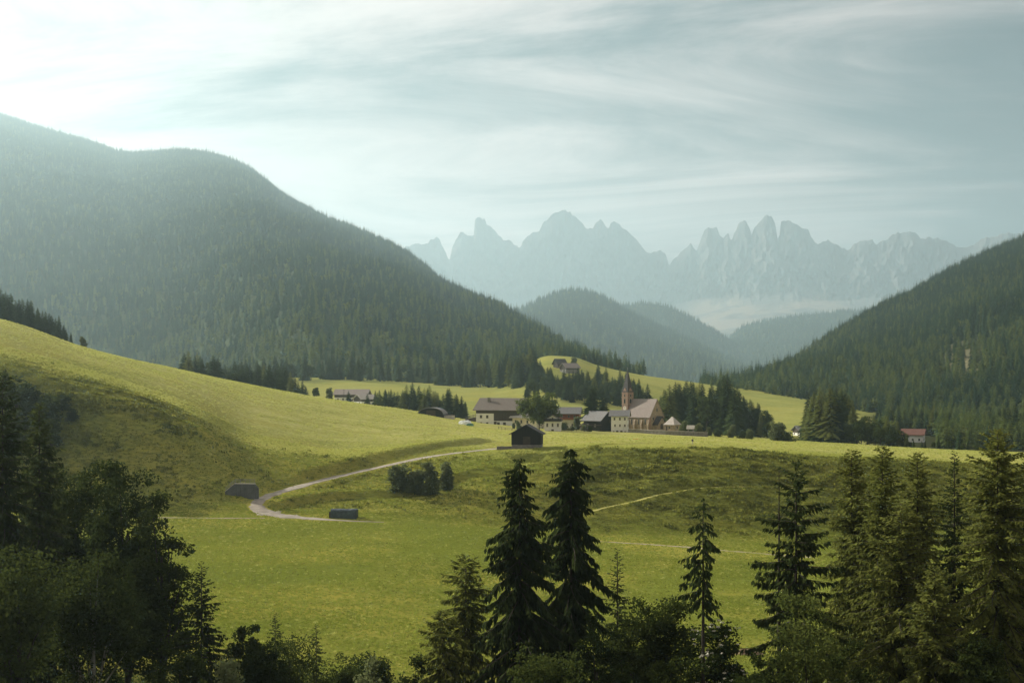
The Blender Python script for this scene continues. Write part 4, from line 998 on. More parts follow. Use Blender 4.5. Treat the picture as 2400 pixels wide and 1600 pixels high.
def tarp_stack():
    x, y, z = at(806, 1214); n = 14
    r = empty('covered_stack', (x, y + 0.8, z), R(-4)); tag(r, 'long low stack under dark blue-grey tarpaulin beside the road', 'covered stack')
    rg = random.Random(4); prof = [(-1.25, 0)] + [(-1.25 * math.cos(a) * (1.0 if abs(math.cos(a)) > 0.5 else 1.05), 1.55 + 0.62 * math.sin(a) ** 0.7) for a in np.linspace(0.08, math.pi - 0.08, n)] + [(1.25, 0)]
    V, F = [], []; xs = np.linspace(-3.05, 3.1, 12)
    for i, xx in enumerate(xs):
        for p_, q_ in prof: V.append((xx, p_ * (1 + rg.uniform(-.03, .03)), max(-0.3 if q_ == 0 else 0, q_ * (1 + rg.uniform(-.03, .03)) - (0.3 if q_ == 0 else 0))))
    m = len(prof)
    for i in range(len(xs) - 1):
        for k in range(m - 1): F.append((i * m + k, i * m + k + 1, (i + 1) * m + k + 1, (i + 1) * m + k))
    F.append(tuple(range(m))[::-1]); F.append(tuple(range((len(xs) - 1) * m, len(xs) * m)))
    MB().add(V, F).build('tarpaulin', M['tarp'], r)
    for k in range(3):
        MB().box(-3.5, -3.06, -0.85 + k * 0.6, -0.4 + k * 0.6, -0.2, 1.5 - 0.25 * (k % 2)).build('log_end', M['timber'], r)
tarp_stack()
def curved_shed():
    x, y, z = at(1013, 974); y += 3; p = Vector((x, y, gz(x, y)))
    r = empty('shed', p, R(-14)); tag(r, 'low dark shed with curved roof dug into the hill crest', 'shed')
    prof = [(-5.6, -3)] + [(5.6 * -math.cos(a), 0.4 + 2.9 * math.sin(a)) for a in np.linspace(0, math.pi, 14)] + [(5.6, -3)]
    MB().prism(prof, 1, -2.5, 3.0).build('wall', M['black_timber'], r)
    o = [(5.9 * -math.cos(a), 0.35 + 3.15 * math.sin(a)) for a in np.linspace(0.1, math.pi - 0.1, 14)]
    i_ = [(5.62 * -math.cos(a), 0.38 + 2.93 * math.sin(a)) for a in np.linspace(math.pi - 0.1, 0.1, 14)]
    MB().prism(o + i_, 1, -3.2, 3.2).build('roof', M['roof_grey'], r)
    MB().box(-2.0, 2.0, -2.58, -2.502, -0.5, 2.2).build('door', M['door'], r)
    MB().box(5.2, 9.2, -1.8, 2.0, -2, 0.15).build('terrace', M['cap'], r)
curved_shed()
def heap(name, px, py, l, w, h, mat, label, cat, seed, rot=0.0):
    x, y, z = at(px, py); rg = np.random.default_rng(seed)
    nu_, nv_ = 18, 8; V, F = [], []
    for j in range(nv_):
        ph = j / (nv_ - 1) * math.pi / 2
        for i in range(nu_):
            a = i / nu_ * 2 * math.pi; k = 1 + rg.uniform(-.14, .14)
            V.append((l/2 * math.cos(a) * math.cos(ph) ** 0.6 * k, w/2 * math.sin(a) * math.cos(ph) ** 0.6 * k, h * math.sin(ph) * k - 0.15))
    for j in range(nv_ - 1):
        for i in range(nu_): F.append((j * nu_ + i, j * nu_ + (i + 1) % nu_, (j + 1) * nu_ + (i + 1) % nu_, (j + 1) * nu_ + i))
    F.append(tuple(range((nv_ - 1) * nu_, nv_ * nu_)))
    return tag(MB().add(V, F).build(name, M[mat], None, (x, y, z), rot), label, cat)
heap('sheeting_heap', 1090, 995, 5.6, 3.4, 1.8, 'tarp_white', 'heap under crumpled white sheeting beside the large farmhouse', 'heap', 1, R(-15))
heap('sheeting_heap', 1101, 998, 3.2, 2.2, 1.1, 'tarp_green', 'low heap under green sheeting in front of the white one', 'heap', 2, R(-8))
def ramp_bridge():
    p = site(1113, 612); p.z = zpy(612, 985)
    r = empty('barn_ramp', p, R(10)); tag(r, 'wooden ramp with railing leading into the farmhouse barn', 'ramp')
    MB().prism([(-4.0, -2.5), (4.2, -2.5), (4.2, 2.3), (-4.0, 0.6)], 1, -1.4, 1.4).build('ramp_body', M['timber'], r)
    for y in (-1.35, 1.35):
        for k in range(6):
            xx = -3.8 + k * 1.5; zz = 0.6 + (xx + 4) * 0.207
            MB().box(xx - 0.06, xx + 0.06, y - 0.05, y + 0.05, zz - 0.2, zz + 1.1).build('post', M['timber'], r)
        for q in (0.5, 1.0):
            MB().tube([(-3.9, y, 0.6 + q), (4.1, y, 2.28 + q)], 0.05, 5).build('rail', M['timber'], r)
ramp_bridge()
def rail_fence(pts, label, h=1.0, every=1):
    P = [site(px, Y) for px, Y in pts]; base = P[0].copy()
    r = empty('fence', base); tag(r, label, 'fence')
    for i in range(len(P) - 1):
        a, b = P[i] - base, P[i+1] - base; n = max(1, int((b - a).length / 1.9))
        for k in range(n + (i == len(P) - 2)):
            q = a.lerp(b, k / n); q.z = gz(q.x + base.x, q.y + base.y) - base.z
            MB().box(-0.06, 0.06, -0.06, 0.06, -0.3, h + 0.12).build('post', M['timber'], r, q)
        for z in (h * 0.5, h * 0.95):
            MB().tube([a + Vector((0, 0, z)), a.lerp(b, .5) + Vector((0, 0, z + gz(*(a.lerp(b, .5) + base).xy) - base.z - a.lerp(b, .5).z)), b + Vector((0, 0, z))], 0.06, 5).build('rail', M['timber'], r)
rail_fence([(1168, 545), (1184, 542), (1200, 540), (1222, 541)], 'low wooden rail fence on the grass left of the black barn')
rail_fence([(1322, 566), (1340, 563), (1362, 565), (1378, 568)], 'grey rail fence along the garden between cream and dark houses')
# far farms
def simple_farm(name, px, Y, py, L, W, h, rh, rot, wall, roof, label, lower=None, windows=True):
    p = Vector(at(px, py, y0=max(640.0, Y - 160)))
    r = empty(name, p, R(rot)); tag(r, label, 'barn' if name == 'barn' else 'house')
    if lower:
        MB().box(-L/2, L/2, -W/2, W/2, -4, h * 0.55).build('base_wall', M[lower], r)
        MB().prism([(-W/2 - 0.05, h * 0.55 + .002), (W/2 + 0.05, h * 0.55 + .002), (W/2 + 0.05, h), (0, h + rh), (-W/2 - 0.05, h)], 0, -L/2 - 0.05, L/2 + 0.05).build('timber_wall', M[wall], r)
    else: gable_walls(L, W, h, rh, -4).build('wall', M[wall], r)
    gable_roof(L, W, h, rh, 1.0, 1.0, 0.25).build('roof', M[roof], r)
    if windows:
        n = max(2, int(L / 3.2))
        wins(r, [('f', -L/2 + (k + 0.7) * L / n * 0.92, 0.8, 1.0, 1.2) for k in range(n)], L, W)
        wins(r, [('r', y, 0.8, 1.0, 1.2) for y in (-W/4, W/4)] + [('l', y, 0.8, 1.0, 1.2) for y in (-W/4, W/4)], L, W)
    return r
simple_farm('farmhouse', 826, 905, 940, 21, 11, 4.6, 2.9, -6, 'timber', 'roof_pink', 'long distant farmhouse with pale pinkish roof behind the hill crest', 'plaster')
simple_farm('barn', 856, 890, 949, 11, 8, 4.0, 2.2, 40, 'timber', 'roof_light', 'smaller barn with pale roof beside the long distant farmhouse', 'plaster')
simple_farm('farmhouse', 1335, 1145, 872, 12, 8.5, 3.6, 3.0, 32, 'timber', 'roof_pink', 'brown-roofed farmhouse near the top of the grassy knoll', 'stone_grey')
simple_farm('barn', 1312, 1165, 861, 8, 6, 3.2, 3.2, 32, 'timber', 'roof_dark', 'small dark-roofed barn just behind the knoll farmhouse', windows=False)
simple_farm('barn', 1868, 1150, 927, 17, 9, 2.6, 3.0, -4, 'timber', 'roof_dark', 'dark lonely barn on the far meadow rim before the forest', windows=False)
simple_farm('house', 1892, 740, 1021, 13, 9, 3.2, 2.2, 14, 'timber', 'roof_grey', 'grey-roofed house among trees at the foot of the far meadow', 'plaster')
simple_farm('house', 2141, 800, 1035, 11, 9, 4.2, 2.5, -24, 'plaster', 'roof_red', 'white house with red tiled roof in the trees', None)
def pole():
    p = site(806, 905); p.z = zpy(905, 945)
    r = empty('utility_pole', p); tag(r, 'thin wooden pole beside the long distant farmhouse', 'pole')
    MB().tube([(0, 0, -2), (0, 0, 9.0)], [0.16, 0.11], 8).build('shaft', M['timber'], r)
    MB().box(-0.7, 0.7, -0.06, 0.06, 8.3, 8.45).build('crossarm', M['timber'], r)
    for x in (-0.55, 0.55): MB().tube([(x, 0, 8.45), (x, 0, 8.7)], 0.05, 6).build('insulator', M['cap'], r)
pole()
tag(ribbon('netting_roll', smooth_line([site(px, 470).xy[:] for px in (1484, 1492, 1500)], 8), 0.5, M['orange'], '', lift=0.25), 'strip of orange netting lying in the hay before the churchyard', 'netting', kind='thing')
heap('brush_pile', 1752, 1532, 4.2, 2.4, 0.8, 'earth', 'brown pile of cut brush at the meadow edge behind the flowering shrub', 'brush pile', 7)
# a walker on the meadow
def walker():
    x, y, z = at(1623, 1041)
    r = empty('person', (x, y, z), R(160)); tag(r, 'distant person in dark jacket and pale trousers standing on the plateau meadow', 'person')
    def skin_body(name, pts, edges, rads, mat, parent):
        me = bpy.data.meshes.new(name); me.from_pydata(pts, edges, [])
        o = link(name, me, parent); o.data.materials.append(mat)
        sk = o.modifiers.new('skin', 'SKIN'); sk.use_smooth_shade = True
        for v, rd in zip(me.skin_vertices[0].data, rads): v.radius = (rd, rd)
        me.skin_vertices[0].data[0].use_root = True
        o.modifiers.new('sub', 'SUBSURF').levels = 1; o.modifiers['sub'].render_levels = 1
        return o
    skinm = plain('skin_tone', (0.45, 0.28, 0.19)); jac = plain('dark_jacket', (0.03, 0.03, 0.035)); trs = plain('pale_trousers', (0.50, 0.47, 0.40)); hair = plain('dark_hair', (0.03, 0.02, 0.015))
    B = [(0, 0, .95), (0, 0, 1.2), (0, 0, 1.42), (0, 0, 1.52), (0, -.015, 1.62), (0, -.01, 1.72),
         (.18, 0, 1.42), (.24, .02, 1.15), (.23, -.06, .90), (.23, -.08, .81), (-.18, 0, 1.42), (-.24, .02, 1.15), (-.23, -.06, .90), (-.23, -.08, .81),
         (.10, 0, .90), (.11, -.02, .50), (.12, .03, .08), (.12, -.12, .04), (-.10, 0, .90), (-.12, -.01, .50), (-.14, .05, .08), (-.14, -.10, .04)]
    E = [(0, 1), (1, 2), (2, 3), (3, 4), (4, 5), (2, 6), (6, 7), (7, 8), (8, 9), (2, 10), (10, 11), (11, 12), (12, 13), (0, 14), (14, 15), (15, 16), (16, 17), (0, 18), (18, 19), (19, 20), (20, 21)]
    RD = [.14, .14, .13, .06, .095, .075, .065, .05, .04, .04, .065, .05, .04, .04, .085, .06, .045, .04, .085, .06, .045, .04]
    skin_body('body', B, E, RD, skinm, r)
    skin_body('jacket', [(0, 0, .86), (0, 0, 1.1), (0, 0, 1.3), (0, 0, 1.46), (.19, 0, 1.42), (.25, .02, 1.15), (.24, -.05, .93), (-.19, 0, 1.42), (-.25, .02, 1.15), (-.24, -.05, .93)],
              [(0, 1), (1, 2), (2, 3), (3, 4), (4, 5), (5, 6), (3, 7), (7, 8), (8, 9)], [.2, .19, .185, .13, .1, .08, .065, .1, .08, .065], jac, r)
    skin_body('trousers', [(0, 0, .92), (.10, 0, .86), (.11, -.02, .50), (.12, .03, .1), (-.10, 0, .86), (-.12, -.01, .50), (-.14, .05, .1)], [(0, 1), (1, 2), (2, 3), (0, 4), (4, 5), (5, 6)], [.16, .12, .09, .075, .12, .09, .075], trs, r)
    MB().tube([(0, .02, 1.64), (0, .02, 1.73), (0, .02, 1.79)], [.115, .115, .05], 10).build('hair', hair, r, smooth=True)
walker()

# ------------------------------------------------------------------ trees
def as_tree(name, parts, loc, rotz, scale, label, cat, group=None):
    """parts: [(part name, mesh)] shared between copies"""
    r = empty(name, loc, rotz); r.scale = scale if isinstance(scale, tuple) else (scale,) * 3
    for pn, me in parts: link(pn, me, r)
    return tag(r, label, cat, group)
def mid_spruce(seed, H=20.0, Rb=3.0, n=300, **kw):
    v, f = kite_tree(H, Rb, n, seed, **kw); tv, tf = trunk_np(H * 0.97, 0.26, 0.03, 6, 0.002, seed)
    return v, f, tv, tf
MID = {'spruce': [], 'larch': [], 'broad': [], 'shrub': [], 'pale': []}
for k in range(5):
    v, f, tv, tf = mid_spruce(40 + k, 20, [3.6, 3.2, 4.0, 3.0, 3.6][k], 320, t0=[.05, .08, .04, .1, .14][k], ragged=[.6, .8, .6, .9, 1.0][k], power=[.72, .65, .8, .6, .62][k], wide=0.42)
    MID['spruce'].append([('trunk', mesh_np('spruce_trunk', tv, tf, [M['bark']])), ('crown', mesh_np('spruce_crown', v, f, [M['spruce']]))])
for k in range(3):
    v, f, tv, tf = mid_spruce(60 + k, 20, [3.2, 2.8, 3.6][k], 330, t0=.15, ragged=.9, power=.62, droop=.3, wide=0.34)
    MID['larch'].append([('trunk', mesh_np('larch_trunk', tv, tf, [M['bark']])), ('crown', mesh_np('larch_crown', v, f, [M['larch']]))])
def limbs_np(H, cen, n, seed, r0):
    r = np.random.default_rng(seed); m = MB()
    for i in r.choice(len(cen), min(n, len(cen)), replace=False):
        c = Vector(cen[i]); z0 = H * (0.12 + 0.3 * r.random()); a = Vector((0, 0, min(z0, c.z * 0.7)))
        mid = a.lerp(c, 0.5) + Vector((0, 0, 0.06 * H * r.random()))
        m.tube([a, mid, c], [r0 * 0.45, r0 * 0.25, r0 * 0.06], 5)
    return m
def tri_fan(mb):
    """MB polygons as quads/tris arrays"""
    f3, f4 = [], []
    for f in mb.f:
        if len(f) == 4: f4.append(f)
        else:
            for i in range(1, len(f) - 1): f3.append((f[0], f[i], f[i+1]))
    return np.array(mb.v), [np.array(f4).reshape(-1, 4), np.array(f3).reshape(-1, 3)]
def join_np(a, b):
    (va, fa), (vb, fb) = a, b
    fa = fa if isinstance(fa, list) else [fa]; fb = fb if isinstance(fb, list) else [fb]
    return np.vstack([va, vb]), [f for f in fa if len(f)] + [f + len(va) for f in fb if len(f)]
def broad(seed, H, Rc, z0, nclump, per, size, cr=0.3, mat='leaf', bark='bark', lobes=5, nl=10, shrub=False, blossom=0):
    cen, rad = crown_clumps(H, Rc, z0, nclump, seed, cr, lobes)
    if shrub:
        rs = np.random.default_rng(seed + 5)
        for i in range(int(nclump * 0.6)):
            a, q = rs.random() * 6.28, rs.random() ** 0.5
            cen.append((Rc * 0.72 * q * math.cos(a), Rc * 0.72 * q * math.sin(a), H * (0.06 + 0.34 * rs.random()))); rad.append(cr * Rc * (0.8 + 0.5 * rs.random()))
    v, f = leaf_cloud(cen, rad, per, size, seed + 1)
    r0 = 0.012 * H + 0.06
    tr = trunk_np(H * 0.72, r0, r0 * 0.3, 8, 0.012, seed)
    tv, tf = join_np(tr, tri_fan(limbs_np(H, cen, nl, seed, r0)))
    out = [('trunk', mesh_np('trunk', tv, tf, [M[bark]])), ('crown', mesh_np('crown', v, f, [M[mat]]))]
    if blossom:
        top = [c for c in cen if c[2] > z0 + (H - z0) * 0.35]
        rr_ = np.random.default_rng(seed + 9); pick = [top[i] for i in rr_.integers(0, len(top), blossom)]
        off = rr_.normal(size=(blossom, 3)); off /= np.linalg.norm(off, axis=1)[:, None]; off[:, 2] = np.abs(off[:, 2])
        c2 = np.array(pick) + off * cr * Rc * 0.95
        bv, bf = leaf_cloud(c2, np.full(blossom, 0.16), 10, 0.13, seed + 10, 0.4)
        out.append(('blossom', mesh_np('blossom', bv, bf, [M['blossom']])))
    return out
for k in range(4): MID['broad'].append(broad(80 + k, 12, [4.2, 3.6, 4.6, 3.2][k], 2.2, 60, 34, 0.62, 0.30))
for k in range(3): MID['shrub'].append(broad(90 + k, 6, [3.0, 2.6, 2.3][k], 0.4, 40, 40, 0.40, 0.36, 'leaf', shrub=True))
MID['field'] = []
for k in range(3): MID['field'].append(broad(98 + k, 8, [2.8, 2.4, 2.2][k], 0.5, 60, 50, 0.34, 0.30, 'leaf_mid', shrub=True))
for k in range(3): MID['pale'].append(broad(95 + k, 8, [2.8, 2.4, 2.1][k], 0.6, 60, 80, 0.40, 0.36, 'leaf_light', shrub=True))
BASEH = {'spruce': 20.0, 'larch': 20.0, 'broad': 12.0, 'shrub': 6.0, 'pale': 8.0, 'field': 8.0}
NAME = {'spruce': 'spruce_tree', 'larch': 'larch_tree', 'broad': 'broadleaf_tree', 'shrub': 'shrub', 'pale': 'shrub', 'field': 'shrub'}
TR = random.Random(12)
def mid(kind, px, Y, top=None, h=None, label='', group=None, wide=1.0, z=None):
    x = (px - 1200) / FPX * Y; zz = gz(x, Y) if z is None else z
    if h is None: h = max(2.0, zpy(Y, top) - zz)
    s = h / BASEH[kind]; w = s * wide * TR.uniform(0.95, 1.2) * (1.3 if kind in ('spruce', 'larch') else 1.1)
    return as_tree(NAME[kind], TR.choice(MID[kind]), (x, Y, zz - 0.1), TR.uniform(0, 6.28), (w, w, s), label, 'shrub' if NAME[kind] == 'shrub' else 'tree', group)
def single_out(placed):
    """the trees of a group that anyone can point to get a label of their own"""
    shown = [q for q in placed if 0 < q[0] < 2400]; done = set()
    for word, q in (('leftmost', min(shown, key=lambda q: q[0])), ('rightmost', max(shown, key=lambda q: q[0])), ('highest-topped', min(shown, key=lambda q: q[1]))):
        if q[3].name in done: continue
        done.add(q[3].name); q[3]['label'] = word + ' ' + q[4]
def grove(n, tops, y0, y1, mixk, label, seed, short=0.25, hmin=6.0):
    rg = random.Random(seed); us = [t[0] for t in tops]; ts = [t[1] for t in tops]; placed = []
    for i in range(n):
        px = us[0] + (us[-1] - us[0]) * (i + rg.random()) / n
        Y = rg.uniform(y0, y1); tp = float(np.interp(px, us, ts))
        x = (px - 1200) / FPX * Y; z = gz(x, Y)
        h = max(hmin, (zpy(Y, tp) - z) * (1 - short * rg.random() ** 1.6))
        k = rg.choices([m[0] for m in mixk], [m[1] for m in mixk])[0]
        if k != 'spruce' and k != 'larch': h *= 0.8
        lab = {'spruce': 'spruce', 'larch': 'larch', 'broad': 'broadleaf tree', 'shrub': 'shrub', 'pale': 'pale shrub'}[k] + ' ' + label
        placed.append((px, HZ - FPX * (z + h - CZ) / Y, Y, mid(k, px, Y, h=h, label=lab, group=lab), lab))
    single_out(placed)
SL = [('spruce', 8), ('larch', 3), ('broad', 1)]
grove(46, [(1548, 915), (1560, 890), (1590, 893), (1630, 884), (1660, 888), (1695, 870), (1715, 872), (1735, 915), (1760, 935), (1790, 945), (1805, 968)], 670, 790, SL, 'in the dense grove right of the church', 1)
grove(38, [(874, 918), (890, 903), (915, 908), (940, 900), (970, 888), (1000, 890), (1015, 908), (1030, 922), (1050, 908), (1065, 906), (1082, 920), (1096, 950)], 680, 740, SL, 'in the grove between the grassy hill and the farmhouse', 2)
grove(42, [(430, 822), (470, 815), (520, 838), (560, 838), (600, 842), (640, 846), (670, 852), (690, 868), (710, 888), (724, 918)], 690, 790, SL, 'in the dark row behind the middle of the hill crest', 3)
grove(30, [(-70, 655), (0, 668), (40, 692), (80, 704), (110, 728), (140, 738), (155, 772), (168, 806)], 560, 625, [('spruce', 1)], 'in the dark clump on the upper hill crest at the picture edge', 4, 0.15)
grove(22, [(1886, 930), (1905, 912), (1930, 903), (1960, 900), (1985, 915), (2004, 945)], 620, 690, [('spruce', 5), ('larch', 4)], 'in the tall clump beside the grey-roofed house', 5)
grove(20, [(1960, 985), (2000, 968), (2030, 955), (2060, 962), (2100, 980), (2125, 1005)], 600, 650, [('broad', 5), ('larch', 2)], 'in the light clump on the plateau rim', 6, hmin=7)
grove(30, [(2045, 965), (2080, 945), (2130, 952), (2180, 942), (2220, 960), (2260, 980)], 830, 940, SL, 'in the dark wood behind the red-roofed house', 7)
grove(40, [(2215, 1000), (2270, 972), (2330, 955), (2480, 930)], 720, 900, SL, 'in the dark wood past the red-roofed house', 8)
grove(18, [(2080, 1005), (2110, 1030), (2180, 1030), (2200, 1020), (2280, 1040), (2340, 1046)], 585, 640, [('broad', 3), ('shrub', 2), ('spruce', 2)], 'at the plateau rim below the red-roofed house', 9, hmin=4)
def band(n, upper, lower, mixk, h0, h1, label, seed, y0=850.0):
    rg = random.Random(seed); us = [t[0] for t in upper]; placed = []
    for i in range(n):
        px = us[0] + (us[-1] - us[0]) * (i * 0.618 % 1.0)
        a = float(np.interp(px, us, [t[1] for t in upper])); b = float(np.interp(px, [t[0] for t in lower], [t[1] for t in lower]))
        x, y, z = at(px, a + (b - a) * rg.random(), y0=y0)
        k = rg.choices([m[0] for m in mixk], [m[1] for m in mixk])[0]
        lab = {'spruce': 'spruce', 'larch': 'larch', 'broad': 'broadleaf tree'}[k] + ' ' + label
        h = rg.uniform(h0, h1) * (0.75 if k == 'broad' else 1)
        placed.append((px, HZ - FPX * (z + h - CZ) / y, y, mid(k, px, y, h=h, label=lab, group=lab), lab))
    single_out(placed)
band(92, [(1236, 872), (1265, 884), (1295, 918), (1345, 923), (1372, 908), (1420, 903), (1470, 925), (1500, 938)], [(1236, 935), (1500, 955)], [('spruce', 6), ('larch', 2), ('broad', 4)], 11, 18, 'on the wooded flank of the knoll behind the village', 31)
band(46, [(1030, 893), (1150, 900), (1210, 890), (1260, 862)], [(1030, 903), (1150, 912), (1260, 905)], [('spruce', 5), ('larch', 4)], 17, 23, 'at the forest edge above the meadow behind the farmhouse', 32)
band(26, [(560, 889), (800, 888), (1030, 896)], [(560, 893), (800, 892), (1030, 899)], [('spruce', 5), ('broad', 3)], 15, 21, 'at the forest foot behind the distant farm', 33)
for px, top in ((1496, 900), (1507, 905), (1518, 897)): mid('spruce', px, 800, top, label='spruce in the small cluster just behind the church tower', group='spruces behind the tower')
as_tree('broadleaf_tree', broad(501, 15.0, 9.6, 1.4, 170, 60, 0.66, 0.17, 'leaf_mid', nl=16, lobes=11), site(1264, 568), 0.4, 1.0, 'big round broadleaf tree shading the cream house', 'tree')
mid('spruce', 1388, 592, 903, label='taller of two spruces behind the dark timber house', wide=1.25)
mid('spruce', 1414, 596, 917, label='shorter of two spruces behind the dark timber house', wide=1.2)
for px, Y, top, k, lab in ((1352, 590, 975, 'pale', 'pale bushy tree left of the dark timber house'), (1326, 574, 988, 'shrub', 'dark round shrub beside the white gable-end house'), (1340, 571, 998, 'shrub', 'low shrub along the garden rail fence'), (1369, 572, 994, 'pale', 'left of two clipped shrubs before the dark timber house'), (1381, 571, 996, 'shrub', 'right of two clipped shrubs before the dark timber house'), (1204, 560, 990, 'pale', 'pale shrub between the farmhouse and the cream house'),
        (1216, 557, 985, 'pale', 'slender pale shrub against the lit wall of the cream house'), (1600, 578, 985, 'pale', 'pale tree just behind the little churchyard chapel'), (1612, 572, 993, 'shrub', 'shrub beside the roofed gateway'), (1636, 566, 990, 'pale', 'pale feathery shrub at the end of the churchyard wall')):
    mid(k, px, Y, top, label=lab)
for i, (px, top, lab) in enumerate(((1662, 1000, 'first'), (1683, 1003, 'second'), (1713, 994, 'third and largest'), (1737, 1006, 'fourth'), (1757, 1004, 'fifth'))):
    mid('shrub' if i % 2 else 'pale', px, 572 - i * 3, top, label=f'{lab} of five round bushes on the meadow rim, counted from the churchyard')
mid('pale', 1822, 560, 986, label='big pale bush alone between the five bushes and the grey-roofed house', wide=1.3)
mid('shrub', 1850, 556, 1010, label='low bush right of the big pale bush on the meadow rim', wide=1.3)
mid('broad', 742, 640, 905, label='small round tree on the hill crest left of the distant farm')
mid('pale', 772, 650, 908, label='pale small tree against the long distant farmhouse')
mid('spruce', 817, 690, 915, label='young spruce in front of the long distant farmhouse'); mid('spruce', 861, 700, 920, label='young spruce in front of the smaller distant barn')
mid('pale', 196, 566, 788, label='lone small tree on the left hill crest')
mid('broad', 1322, 1195, 826, label='round dark tree near the top of the knoll'); mid('pale', 1345, 1120, 866, h=6, label='pale bush below the knoll farmhouse')
for px, top in ((1368, 822), (1381, 826), (1390, 820), (1399, 826), (1408, 832)): mid('spruce', px, 1260, top, label='spruce behind the skyline of the knoll', group='spruces behind the knoll')
mid('broad', 1432, 1235, 845, h=7, label='small tree on the knoll skyline left of the spire'); mid('broad', 1451, 1232, 842, h=10, label='larger tree on the knoll skyline above the spire')
# field bushes below the road
for px, py, top, k, wd, lab in ((934, 1152, 1084, 'pale', 1.0, 'leftmost tall bush of the four below the road'), (972, 1158, 1096, 'pale', 0.95, 'second bush of the four below the road, a little shorter'), (1008, 1160, 1083, 'pale', 0.95, 'third bush of the four below the road, counted from the road bend'), (1046, 1148, 1081, 'pale', 0.9, 'rightmost slim bush of the four below the road')):
    x, y, z = at(px, py); mid(k, px, y, top, label=lab, wide=wd * 0.98)
# thicket on the left slope
for px, py, top, k, lab in ((12, 960, 862, 'spruce', 'dark spruce at the picture edge on the shaded slope'), (40, 985, 880, 'broad', 'uppermost broadleaf tree of the slope thicket'), (72, 1000, 905, 'broad', 'middle broadleaf tree of the slope thicket'), (100, 1010, 925, 'shrub', 'shrub under the slope thicket trees'), (60, 1060, 960, 'broad', 'lower broadleaf tree of the slope thicket'),
        (145, 962, 922, 'shrub', 'small shrub standing free on the shaded slope'), (168, 985, 955, 'shrub', 'smallest shrub right of the slope thicket'), (120, 1075, 975, 'broad', 'rounded tree at the right end of the slope thicket'), (20, 1080, 950, 'spruce', 'broad spruce low in the slope thicket')):
    x, y, z = at(px, py); mid(k, px, y, top, label=lab, wide=1.2)

